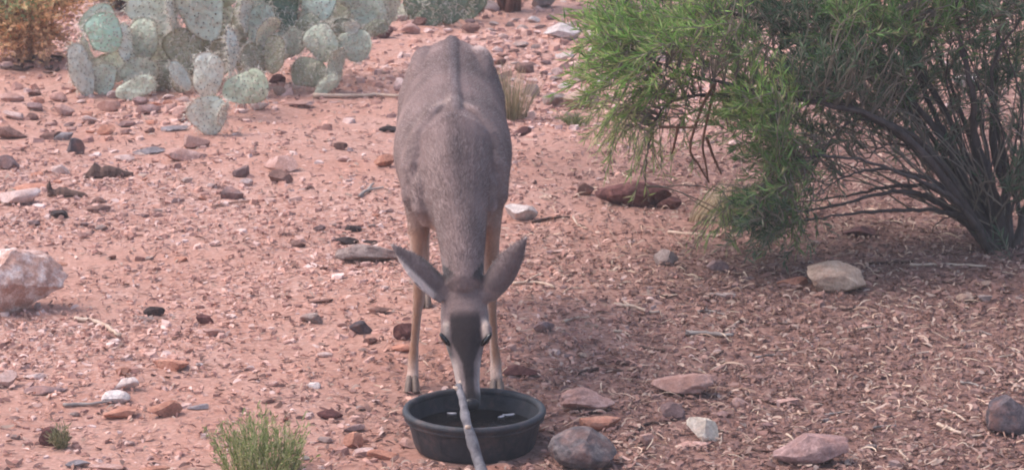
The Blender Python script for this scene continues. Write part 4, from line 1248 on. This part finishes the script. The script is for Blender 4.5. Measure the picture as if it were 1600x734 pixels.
bush = empty('bush', tuple(P(1568, 392)))
tag(bush, 'large green needle leaved bush with many dark stems fanning out', 'bush')
YB = 10.25
BARK = plain_mat('bush_bark', lin(56, 48, 47), lin(98, 86, 82), 30, .95, .6, 70, (1, 1, .3))
STEMS = [  # polylines (px, py, depth offset), base radius
    ([(1562, 390, 0), (1520, 350, -.05), (1478, 331, -.1), (1400, 329, -.2), (1310, 336, -.25), (1235, 352, -.25)], .014),
    ([(1556, 388, 0), (1500, 338, -.02), (1460, 312, -.05), (1430, 302, -.1), (1380, 302, -.15), (1310, 320, -.2), (1240, 332, -.2)], .017),
    ([(1560, 386, .03), (1490, 312, 0), (1440, 291, 0), (1380, 293, 0), (1320, 306, 0), (1250, 316, .05)], .013),
    ([(1562, 384, 0), (1510, 312, .0), (1455, 250, -.05), (1410, 215, -.1), (1350, 180, -.1), (1280, 152, -.1), (1200, 140, -.1)], .021),
    ([(1566, 384, .02), (1540, 300, .05), (1500, 250, .05), (1470, 200, .1), (1440, 130, .1), (1420, 60, .1), (1395, -60, .1), (1370, -200, .1)], .020),
    ([(1570, 384, .02), (1548, 285, 0), (1525, 220, 0), (1520, 150, -.1), (1500, 60, -.1), (1488, -80, -.1), (1470, -260, -.1)], .022),
    ([(1576, 386, 0), (1570, 300, .1), (1552, 230, .1), (1556, 120, .15), (1560, 60, .2), (1578, -60, .2), (1590, -250, .2)], .020),
    ([(1556, 380, -.02), (1484, 302, -.1), (1400, 266, -.15), (1332, 272, -.2), (1285, 296, -.25)], .012),
    ([(1548, 366, 0), (1500, 300, -.1), (1440, 222, -.15), (1385, 191, -.2), (1332, 190, -.2), (1300, 216, -.25), (1268, 262, -.25)], .010),
    ([(1540, 360, .1), (1470, 270, .1), (1400, 224, .05), (1350, 250, 0), (1315, 275, 0)], .008),
    ([(1584, 388, 0), (1602, 330, 0), (1622, 250, 0), (1640, 150, .1), (1650, 0, .1), (1660, -200, .1)], .016),
    ([(1580, 386, .06), (1572, 300, .1), (1560, 200, .1), (1550, 150, 0), (1556, 90, -.05), (1595, 30, -.1), (1640, -60, -.1)], .014),
    ([(1588, 388, .1), (1592, 330, .2), (1575, 260, .2), (1558, 190, .2), (1540, 100, .2), (1535, -40, .2)], .012),
    ([(1558, 384, .0), (1480, 285, -.2), (1390, 195, -.3), (1265, 158, -.35), (1150, 135, -.35), (1050, 108, -.35), (955, 58, -.35)], .017),
    ([(1560, 384, .03), (1455, 240, -.1), (1335, 172, -.2), (1245, 150, -.2), (1174, 152, -.2), (1080, 150, -.15), (1030, 175, -.1), (1012, 235, -.1), (1008, 292, -.1)], .013),
    ([(1563, 380, .05), (1460, 200, 0), (1350, 90, 0), (1230, 40, 0), (1110, 20, 0), (1000, 25, 0), (925, 48, 0)], .015),
    ([(1562, 380, .08), (1480, 180, .1), (1390, 60, .1), (1290, -20, .1), (1180, -60, .1), (1060, -60, .1)], .015),
    ([(1566, 380, .08), (1520, 230, .2), (1480, 120, .25), (1430, -20, .3), (1360, -150, .3)], .014),
    ([(1568, 380, .1), (1535, 200, .3), (1500, 60, .35), (1460, -100, .4)], .013),
    ([(1555, 376, -.05), (1500, 320, -.2), (1430, 280, -.3), (1340, 250, -.35), (1240, 250, -.4), (1180, 300, -.4)], .012),
    ([(1556, 376, 0), (1490, 270, .1), (1420, 170, .15), (1330, 110, .2), (1240, 90, .2), (1170, 60, .2)], .013),
    ([(1590, 392, -.05), (1575, 402, -.12), (1556, 412, -.18)], .010),
    ([(1596, 390, -.02), (1590, 400, -.1), (1589, 415, -.15)], .008),
    ([(1535, 350, .1), (1525, 330, .1), (1470, 345, .0), (1455, 365, 0)], .006),
]
random.seed(11)
for k in range(8):      # thinner upright stems
    x1 = random.uniform(1400, 1600); x2 = x1 + random.uniform(-110, 30)
    d = random.uniform(-.2, .35)
    STEMS.append(([(1562 + random.uniform(-14, 20), 382, d * .2), ((1562 + x1) / 2 + random.uniform(-14, 14), 290, d * .6), (x1, 170 + random.uniform(-30, 30), d), (x2, 30 + random.uniform(-40, 40), d * 1.2), (x2 - random.uniform(0, 60), -120, d * 1.3)], random.uniform(.004, .007)))
stem_pts = []
for k, (pl, r0) in enumerate(STEMS):
    pts = [Q(a, b_, YB + c_) for a, b_, c_ in pl]
    pts[0][2] = float(gz(pts[0][0], pts[0][1])) - .02
    n = 6 + 5 * len(pl)
    sp = smooth_line(pts, n)
    rg = np.random.default_rng(200 + k)
    sp[2:] += rg.normal(0, .0022, (n - 2, 3))
    rad = r0 * (.72 if k > 3 else .8) * np.interp(np.linspace(0, 1, n), [0, .18, .45, 1], [1.5, 1.1, .7, .22]) * rg.uniform(.92, 1.08, n)
    child_abs('stem', tubes_mesh('stem', [(sp, rad)], BARK, 7, .05), bush)
    stem_pts.append(sp[int(n * .3):])
stem_pts = np.vstack(stem_pts)

# foliage sprays: px, py, rx, ry, depth offset, depth spread, number, palette index, direction bias
CL = [(985, 60, 62, 46, -.25, .3, 62, 0, (-.8, 0, .25)), (1050, 85, 80, 52, -.3, .35, 88, 0, (-.8, 0, .15)), (1105, 40, 80, 46, -.15, .4, 78, 0, (-.6, 0, .4)), (965, 118, 40, 26, -.3, .2, 24, 0, (-.8, 0, -.2)), (1160, 95, 70, 60, -.2, .4, 52, 1, (-.5, 0, .3)),
      (1000, 25, 60, 26, 0, .3, 34, 0, (-.7, 0, .5)), (1080, 2, 45, 22, .5, .2, 34, 2, (0, 0, .5)), (1050, 140, 60, 24, -.25, .3, 22, 0, (-.7, 0, -.2)),
      (1205, 165, 55, 45, -.3, .3, 74, 0, (-.4, 0, .4)), (1230, 225, 52, 46, -.35, .3, 70, 1, (-.4, 0, .2)), (1235, 290, 55, 45, -.35, .3, 62, 1, (-.5, 0, -.1)), (1225, 340, 62, 28, -.3, .3, 48, 2, (-.6, 0, -.2)),
      (1200, 30, 60, 40, .1, .4, 52, 2, (-.2, 0, .7)), (1270, 50, 66, 52, 0, .4, 84, 2, (-.2, 0, .6)), (1345, 50, 74, 52, -.1, .4, 112, 1, (-.2, 0, .6)), (1430, 40, 70, 48, 0, .4, 92, 1, (-.1, 0, .7)), (1330, 125, 70, 46, -.1, .4, 88, 2, (-.3, 0, .5)), (1270, 130, 50, 40, -.2, .3, 50, 2, (-.3, 0, .5)),
      (1410, 115, 50, 46, 0, .4, 58, 2, (-.2, 0, .6)), (1500, 22, 60, 30, .1, .4, 48, 1, (0, 0, .7)), (1350, 195, 60, 40, .1, .3, 36, 2, (-.3, 0, .4)), (1300, 230, 46, 40, -.1, .3, 34, 2, (-.4, 0, .1)), (1480, 110, 50, 60, .2, .4, 34, 2, (0, 0, .7)),
      (1585, 12, 40, 26, -.1, .3, 34, 2, (0, 0, .5)), (1560, 130, 34, 40, .1, .2, 18, 2, (0, 0, .6)), (1592, 290, 26, 50, -.05, .2, 44, 2, (.2, 0, .7)), (1605, 200, 30, 60, .1, .3, 24, 2, (.2, 0, .7)), (1430, 190, 40, 40, .2, .3, 22, 2, (0, 0, .6)), (1180, 200, 60, 40, .1, .3, 34, 1, (-.4, 0, .4)),
      (1010, 180, 55, 34, -.15, .25, 18, 3, (-.2, 0, -.6)), (985, 165, 60, 30, -.1, .25, 40, 3, (-.6, 0, -.3)), (1012, 240, 14, 30, -.1, .1, 5, 3, (0, 0, -.9)), (960, 190, 40, 30, -.1, .2, 7, 3, (-.4, 0, -.5)), (1080, 170, 60, 26, -.1, .3, 12, 3, (-.5, 0, -.3)), (1140, 310, 36, 36, -.2, .3, 20, 3, (-.4, 0, -.6)), (1575, 405, 24, 8, -.12, .1, 8, 2, (-.3, 0, .2)),
      (1520, 160, 60, 60, .1, .4, 34, 2, (0, 0, .7)), (1450, 250, 50, 40, .1, .3, 14, 2, (-.2, 0, .6)), (1550, 60, 46, 44, .1, .4, 30, 2, (0, 0, .7)), (1590, 110, 30, 60, .2, .3, 20, 1, (0, 0, .7)), (1400, 150, 50, 40, .2, .3, 24, 1, (-.2, 0, .6)),
      # the crown above the frame
      (1000, -40, 90, 40, .1, .5, 60, 0, (-.5, 0, .6)), (1150, -60, 100, 60, .1, .5, 90, 1, (-.3, 0, .7)), (1300, -70, 110, 70, .1, .5, 110, 1, (-.2, 0, .8)), (1450, -80, 110, 70, .1, .5, 110, 1, (0, 0, .8)), (1600, -80, 110, 80, .1, .5, 90, 1, (.1, 0, .8)), (1380, -200, 130, 80, .1, .5, 90, 1, (0, 0, .8)), (1530, -220, 120, 90, .1, .5, 90, 1, (0, 0, .8)), (1690, 100, 60, 120, .1, .4, 70, 1, (.4, 0, .6))]
GP = [[(120, 156, 76), (138, 170, 92), (100, 138, 64), (160, 178, 108), (152, 152, 98)], [(102, 136, 74), (118, 148, 88), (86, 118, 64), (138, 156, 104), (146, 140, 104)], [(78, 104, 74), (92, 116, 86), (66, 90, 66), (110, 126, 102), (134, 130, 112)], [(146, 160, 98), (162, 170, 112), (130, 150, 88), (178, 170, 132)]]
r = np.random.default_rng(77)
twigs_, leaves = [], []
for (px, py, rx, ry, dy, dsp, cnt, pi, bias) in CL:
    for _ in range(int(cnt * (.95 if px > 1250 else .98))):
        q = r.normal(size=3); q = q / np.linalg.norm(q) * r.random() ** .4
        st = Q(px + q[0] * rx, py + q[1] * ry, YB + dy + q[2] * dsp)
        d = np.array(bias) + r.normal(0, .45, 3); d /= np.linalg.norm(d)
        ln = r.uniform(.09, .17)
        sag = np.array([0, 0, -.04 if pi != 3 else -.1])
        t = np.linspace(0, 1, 5)[:, None]
        line = st + d * ln * t + sag * t ** 2 * ln * 3
        # joined to the nearest stem
        k = np.argmin(((stem_pts - st) ** 2).sum(1)); a = stem_pts[k]
        if np.linalg.norm(a - st) < .45:
            tt = np.linspace(0, 1, 5)[:-1, None]
            mid = a + (st - a) * tt + np.array([0, 0, .05]) * np.sin(np.pi * tt) * np.linalg.norm(st - a) + r.normal(0, .006, (4, 3)) * (tt > 0)
            line2 = np.vstack([mid, line])
        else: line2 = line
        twigs_.append((line2, np.linspace(.0030, .0011, len(line2))))
        m_ = r.integers(20, 34) if pi != 3 else r.integers(10, 18)
        u = r.random(m_) ** .8
        base = st + d * ln * u[:, None] + sag * (u ** 2)[:, None] * ln * 3
        ld = d * .75 + r.normal(0, .42, (m_, 3)) + np.array([0, 0, .12 if pi != 3 else -.2]); ld /= np.linalg.norm(ld, axis=1, keepdims=True)
        ll = r.uniform(.026, .060, m_); lw = r.uniform(.0016, .0032, m_)
        pal = np.array([lin(c) for c in GP[pi]])
        col = pal[r.integers(0, len(pal), m_)] * r.uniform(.75, 1.25, (m_, 1)) * r.uniform(.85, 1.15)
        leaves.append((base, ld, ll, lw, col))
bA, dA, lA, wA, cA = (np.concatenate([x[i] for x in leaves]) for i in range(5))
V, F, C = blades(bA, dA, lA, wA, cA, r)
lo = child_abs('foliage', fast_mesh('foliage', V, F, C, False, LEAFM), bush); lo['kind'] = 'stuff'
TW = plain_mat('twig_bark', lin(98, 88, 76), lin(140, 126, 112), 30, .9, .2, 60)
def fast_tubes(name, items, mat, seg=3):
    Vs, Fs, o = [], [], 0
    for p, r_ in items:
        p = np.asarray(p); n = len(p)
        tg = np.gradient(p, axis=0); tg /= np.linalg.norm(tg, axis=1, keepdims=True) + 1e-12
        u = np.cross(tg, [.31, .52, .79]); u /= np.linalg.norm(u, axis=1, keepdims=True) + 1e-12; v = np.cross(u, tg)
        a = np.arange(seg) / seg * 2 * np.pi
        Vs.append((p[:, None] + (np.cos(a)[None, :, None] * u[:, None] + np.sin(a)[None, :, None] * v[:, None]) * np.asarray(r_)[:, None, None]).reshape(-1, 3))
        i, j = np.meshgrid(np.arange(n - 1), np.arange(seg), indexing='ij'); k = (j + 1) % seg
        Fs.append(np.stack([i * seg + j, i * seg + k, (i + 1) * seg + k, (i + 1) * seg + j], -1).reshape(-1, 4) + o); o += n * seg
    return fast_mesh(name, np.vstack(Vs), np.vstack(Fs), None, True, mat)
for _ in range(70):     # the brush of fine dead stems above the foot of the bush
    x1 = r.uniform(1270, 1600); d = r.uniform(-.3, .4); x0 = 1565 + r.normal(0, 18); y1 = r.uniform(90, 300)
    f = r.uniform(.12, .7)
    a = Q(x0 + (x1 - x0) * f, 372 - (372 - y1) * f * .9, YB + d * f); c_ = Q(x1, y1, YB + d)
    m_ = (a + c_) / 2 + np.array([r.normal(0, .05), r.normal(0, .05), r.uniform(-.04, .08)])
    twigs_.append((smooth_line([a, m_, c_, c_ + (c_ - m_) * .6 + r.normal(0, .03, 3)], 10), np.linspace(.0042, .0012, 10)))
to = child_abs('twigs', fast_tubes('twigs', twigs_, TW), bush); to['kind'] = 'stuff'
# bare drooping stems of the bush in front of the gap
DRY = plain_mat('dry_red_stem', lin(110, 78, 62), lin(150, 112, 88), 30, .9, .3, 60)
for pl in ([(1118, 128, -.3), (1098, 165, -.3), (1078, 230, -.25), (1092, 258, -.2), (1108, 285, -.15)], [(1118, 128, -.3), (1110, 165, -.3), (1098, 222, -.28), (1102, 252, -.25), (1106, 278, -.2)], [(1104, 215, -.28), (1115, 245, -.22), (1127, 272, -.2)], [(1030, 198, -.3), (1060, 199, -.3), (1090, 199, -.3)], [(1060, 195, -.28), (1055, 220, -.25), (1050, 240, -.2)]):
    sp = smooth_line([Q(a, b_, YB + c_ + .1) for a, b_, c_ in pl], 12)
    child_abs('bare_stem', tubes_mesh('bare_stem', [(sp, np.linspace(.006, .003, 12))], DRY, 6, .05), bush)

def straw_clump(name, px, py, hpx, wpx, n, pal, label, cat, lean=(0, 0), wd=(.0012, .0022), leafy=0, curve=.35, seed=0, base_w=.42):
    """grass or twiggy tuft rooted at (px, py)"""
    r = np.random.default_rng(500 + seed)
    g = P(px, py); s = mpp(g[1])
    hm, wm = hpx * s, wpx * s * .5
    root = empty(name, tuple(g)); tag(root, label, cat)
    parts, pts_all = [], []
    pal = np.array([lin(c) for c in pal])
    K = 6
    VV, FF, CC = [], [], []
    for i in range(n):
        a = r.uniform(0, 6.283); rad = r.random() ** .6
        b0 = g + np.array([math.cos(a) * rad * wm * base_w, math.sin(a) * rad * wm * base_w, 0]); b0[2] = float(gz(b0[0], b0[1])) - .005
        h = hm * r.uniform(.55, 1.08) * (1 - .25 * rad)
        out = np.array([math.cos(a) * rad * wm * (1 - base_w) + lean[0] * h, math.sin(a) * rad * wm * (1 - base_w) + lean[1] * h, 0]) + r.normal(0, wm * .12, 3) * np.array([1, 1, 0])
        t = np.linspace(0, 1, K)[:, None]
        line = b0 + out * t ** (1 + curve) + np.array([0, 0, h]) * (t - .12 * t ** 3 * rad)
        side = r.normal(size=3); side[2] = 0; side /= np.linalg.norm(side)
        w = r.uniform(*wd)
        ww = (w * (1 - .8 * t ** 2))
        o = len(VV) * 2 * K
        VV.append(np.stack([line - side * ww, line + side * ww], 1).reshape(-1, 3))
        FF.append(np.array([(2 * k, 2 * k + 1, 2 * k + 3, 2 * k + 2) for k in range(K - 1)]) + o)
        c = pal[r.integers(0, len(pal))] * r.uniform(.75, 1.25)
        CC.append(np.tile(c, (2 * K, 1)))
        pts_all.append(line)
    mat = attr_mat('tuft_leaf', .75, 40, .12, trans=.3, spec=.2)
    so = child_abs('stalks' if leafy else 'blades', fast_mesh('stalks', np.vstack(VV), np.vstack(FF), np.vstack(CC), False, mat), root); so['kind'] = 'stuff'
    if leafy:
        b_, d_, l_, w_, c_ = [], [], [], [], []
        for line in pts_all:
            for _ in range(leafy):
                t = r.uniform(.15, 1) * (K - 1); k = min(int(t), K - 2)
                p = line[k] + (line[k + 1] - line[k]) * (t - k)
                d = (line[k + 1] - line[k]); d = d / np.linalg.norm(d) + r.normal(0, .45, 3); d /= np.linalg.norm(d)
                b_.append(p); d_.append(d); l_.append(r.uniform(.010, .024)); w_.append(r.uniform(.0012, .0024)); c_.append(pal[r.integers(0, len(pal))] * r.uniform(.75, 1.25))
        V, F, C = blades(np.array(b_), np.array(d_), np.array(l_), np.array(w_), np.array(c_), r)
        fo_ = child_abs('leaves', fast_mesh('leaves', V, F, C, False, mat), root); fo_['kind'] = 'stuff'
    return root
GRN = [(138, 148, 92), (154, 160, 106), (120, 134, 80), (170, 168, 120), (180, 172, 136)]
straw_clump('green_tuft', 410, 742, 112, 170, 210, GRN, 'bushy grey green tuft with upright stalks growing among pink chips', 'plant', leafy=16, seed=1, base_w=.72)
straw_clump('small_tuft', 97, 699, 48, 46, 60, [(140, 136, 104), (124, 124, 90), (160, 148, 120)], 'small dull green tuft in front of the round plum stone', 'plant', leafy=5, seed=2)
straw_clump('dry_grass_clump', 798, 186, 104, 110, 330, [(178, 156, 130), (158, 144, 112), (140, 132, 100), (192, 170, 146), (126, 118, 90)], 'dry olive and straw coloured grass clump behind the deer', 'grass clump', leafy=0, wd=(.0009, .0018), seed=3)
straw_clump('green_weed', 900, 196, 26, 80, 70, [(110, 120, 76), (126, 130, 88), (98, 110, 70)], 'low sprawling green weed in front of the broad tan rock', 'plant', leafy=6, curve=.8, seed=4)
straw_clump('dry_grass_clump', 1092, 346, 74, 80, 70, [(190, 172, 142), (172, 152, 122), (204, 186, 160)], 'pale straw stalks leaning under the bush beside the maroon slab', 'grass clump', lean=(.7, .1), wd=(.0016, .0028), seed=5)
straw_clump('dry_grass_clump', 1146, 350, 86, 110, 120, [(164, 152, 116), (146, 140, 104), (186, 168, 136)], 'olive straw clump under the lowest green branches of the bush', 'grass clump', lean=(.1, .1), wd=(.0014, .0026), seed=6)

# the dry orange shrub beside the cactus
def small_shrub(name, px, py, hpx, wpx, ntw, pal, label, seed, leafl=(.012, .028), leafw=(.003, .007), nleaf=(10, 18), barkm=DARKWOOD, colour_by_height=None, trunk=None):
    r = np.random.default_rng(seed)
    g = P(px, py); s = mpp(g[1]); hm, wm = hpx * s, wpx * s * .5
    root = empty(name, tuple(g)); tag(root, label, 'shrub')
    g = g - np.array([0, 0, .02])
    sp_all = []
    for k in range(9):
        a = k * .7 + r.uniform(-.3, .3); rad = r.uniform(.4, .9)
        e = g + np.array([math.cos(a) * rad * wm, math.sin(a) * rad * wm * .7, hm * r.uniform(.6, .95)])
        m_ = g + (e - g) * .45 + np.array([0, 0, hm * .08]) + r.normal(0, wm * .06, 3)
        sp = smooth_line([g + r.normal(0, .015, 3) * np.array([1, 1, 0]), m_, e], 12)
        child_abs('stem', tubes_mesh('stem', [(sp, np.linspace(trunk or .012, .004, 12))], barkm, 6, .06), root)
        sp_all.append(sp[3:])
    sp_all = np.vstack(sp_all)
    tw, lv = [], []
    pal = np.array([lin(c) for c in pal])
    for _ in range(ntw):
        st = sp_all[r.integers(0, len(sp_all))]
        d = r.normal(size=3) * np.array([1, .8, .6]) + np.array([(st[0] - g[0]) / wm, 0, .3]); d /= np.linalg.norm(d)
        ln = r.uniform(.1, .24)
        t = np.linspace(0, 1, 5)[:, None]; line = st + d * ln * t + np.array([0, 0, .03]) * t ** 2
        tw.append((line, np.linspace(.003, .001, 5)))
        m_ = r.integers(*nleaf); u = r.random(m_) ** .7
        b_ = st + d * ln * u[:, None]
        ld = d * .5 + r.normal(0, .6, (m_, 3)); ld /= np.linalg.norm(ld, axis=1, keepdims=True)
        f = np.clip((b_[:, 2] - g[2]) / hm + r.normal(0, .15, m_) - (b_[:, 0] - g[0]) / wm * .35, 0, .999)
        idx = (f * len(pal)).astype(int) if colour_by_height else r.integers(0, len(pal), m_)
        lv.append((b_, ld, r.uniform(*leafl, m_), r.uniform(*leafw, m_), pal[idx] * r.uniform(.75, 1.25, (m_, 1))))
    x = [np.concatenate([q[i] for q in lv]) for i in range(5)]
    V, F, C = blades(*x, r)
    f_ = child_abs('foliage', fast_mesh('foliage', V, F, C, False, LEAFM), root); f_['kind'] = 'stuff'
    t_ = child_abs('twigs', fast_tubes('twigs', tw, barkm), root); t_['kind'] = 'stuff'
    return root
small_shrub('dry_shrub', 40, 96, 150, 240, 520, [(204, 164, 138), (238, 196, 152), (242, 202, 156), (236, 196, 150), (212, 190, 142), (166, 178, 130), (140, 168, 118)], 'dry orange tan shrub turning green at its far side', 301, barkm=plain_mat('orange_twig', lin(150, 112, 88), lin(190, 150, 118), 30, .9, .2, 60), colour_by_height=True, leafl=(.016, .036), leafw=(.004, .009))
small_shrub('dry_shrub', 190, 18, 80, 120, 160, [(150, 116, 90), (176, 132, 96), (134, 122, 88)], 'low brown shrub peeping out behind the mint cactus pad', 302)
# a small tree whose dark trunk shows beyond the deer
tr = small_shrub('small_tree', 798, 16, 420, 330, 420, [(70, 100, 58), (84, 112, 66), (60, 90, 54)], 'reddish brown trunk of a small tree beyond the deer', 303, leafl=(.02, .045), leafw=(.003, .007), barkm=plain_mat('red_bark', lin(84, 52, 46), lin(120, 80, 70), 30, .95, .5, 60), trunk=.026)
tr['category'] = 'tree'
# dark twiggy debris under the dry shrub
for k in range(16):
    a = (random.uniform(10, 120), random.uniform(88, 112)); b_ = (a[0] + random.uniform(-40, 40), a[1] + random.uniform(-6, 6))
    T([a, ((a[0] + b_[0]) / 2 + random.uniform(-3, 3), (a[1] + b_[1]) / 2 + 3), b_], .008, .004, DARKWOOD, 'dark dead twig lying under the dry orange shrub', 'dead twigs under the dry shrub')

# ------------------------------------------------------------------ thin haze added to lift the darks, standing in for veiling glare
hm = bpy.data.materials.new('veil_haze'); hm.use_nodes = True
hn = hm.node_tree; hn.nodes.remove(hn.nodes['Principled BSDF'])
pv = hn.nodes.new('ShaderNodeVolumePrincipled')
pv.inputs['Color'].default_value = (.95, .90, .90, 1)
pv.inputs['Density'].default_value = .0038
pv.inputs['Anisotropy'].default_value = .2
hn.links.new(pv.outputs[0], hn.nodes['Material Output'].inputs['Volume'])
bx0, bx1, by0, by1, bz0, bz1 = gxs[0] - 5, gxs[-1] + 5, gys[0] - 5, gys[-1] + 5, -1.1, 3.6
hv = [(x, y, z) for z in (bz0, bz1) for y in (by0, by1) for x in (bx0, bx1)]
hme = bpy.data.meshes.new('haze'); hme.from_pydata(hv, [], [(0, 2, 3, 1), (4, 5, 7, 6), (0, 1, 5, 4), (2, 6, 7, 3), (0, 4, 6, 2), (1, 3, 7, 5)])
hme.materials.append(hm)
tag(link('haze', hme), 'thin pale haze added as a glare veil over the whole desert ground', 'haze', kind='stuff')
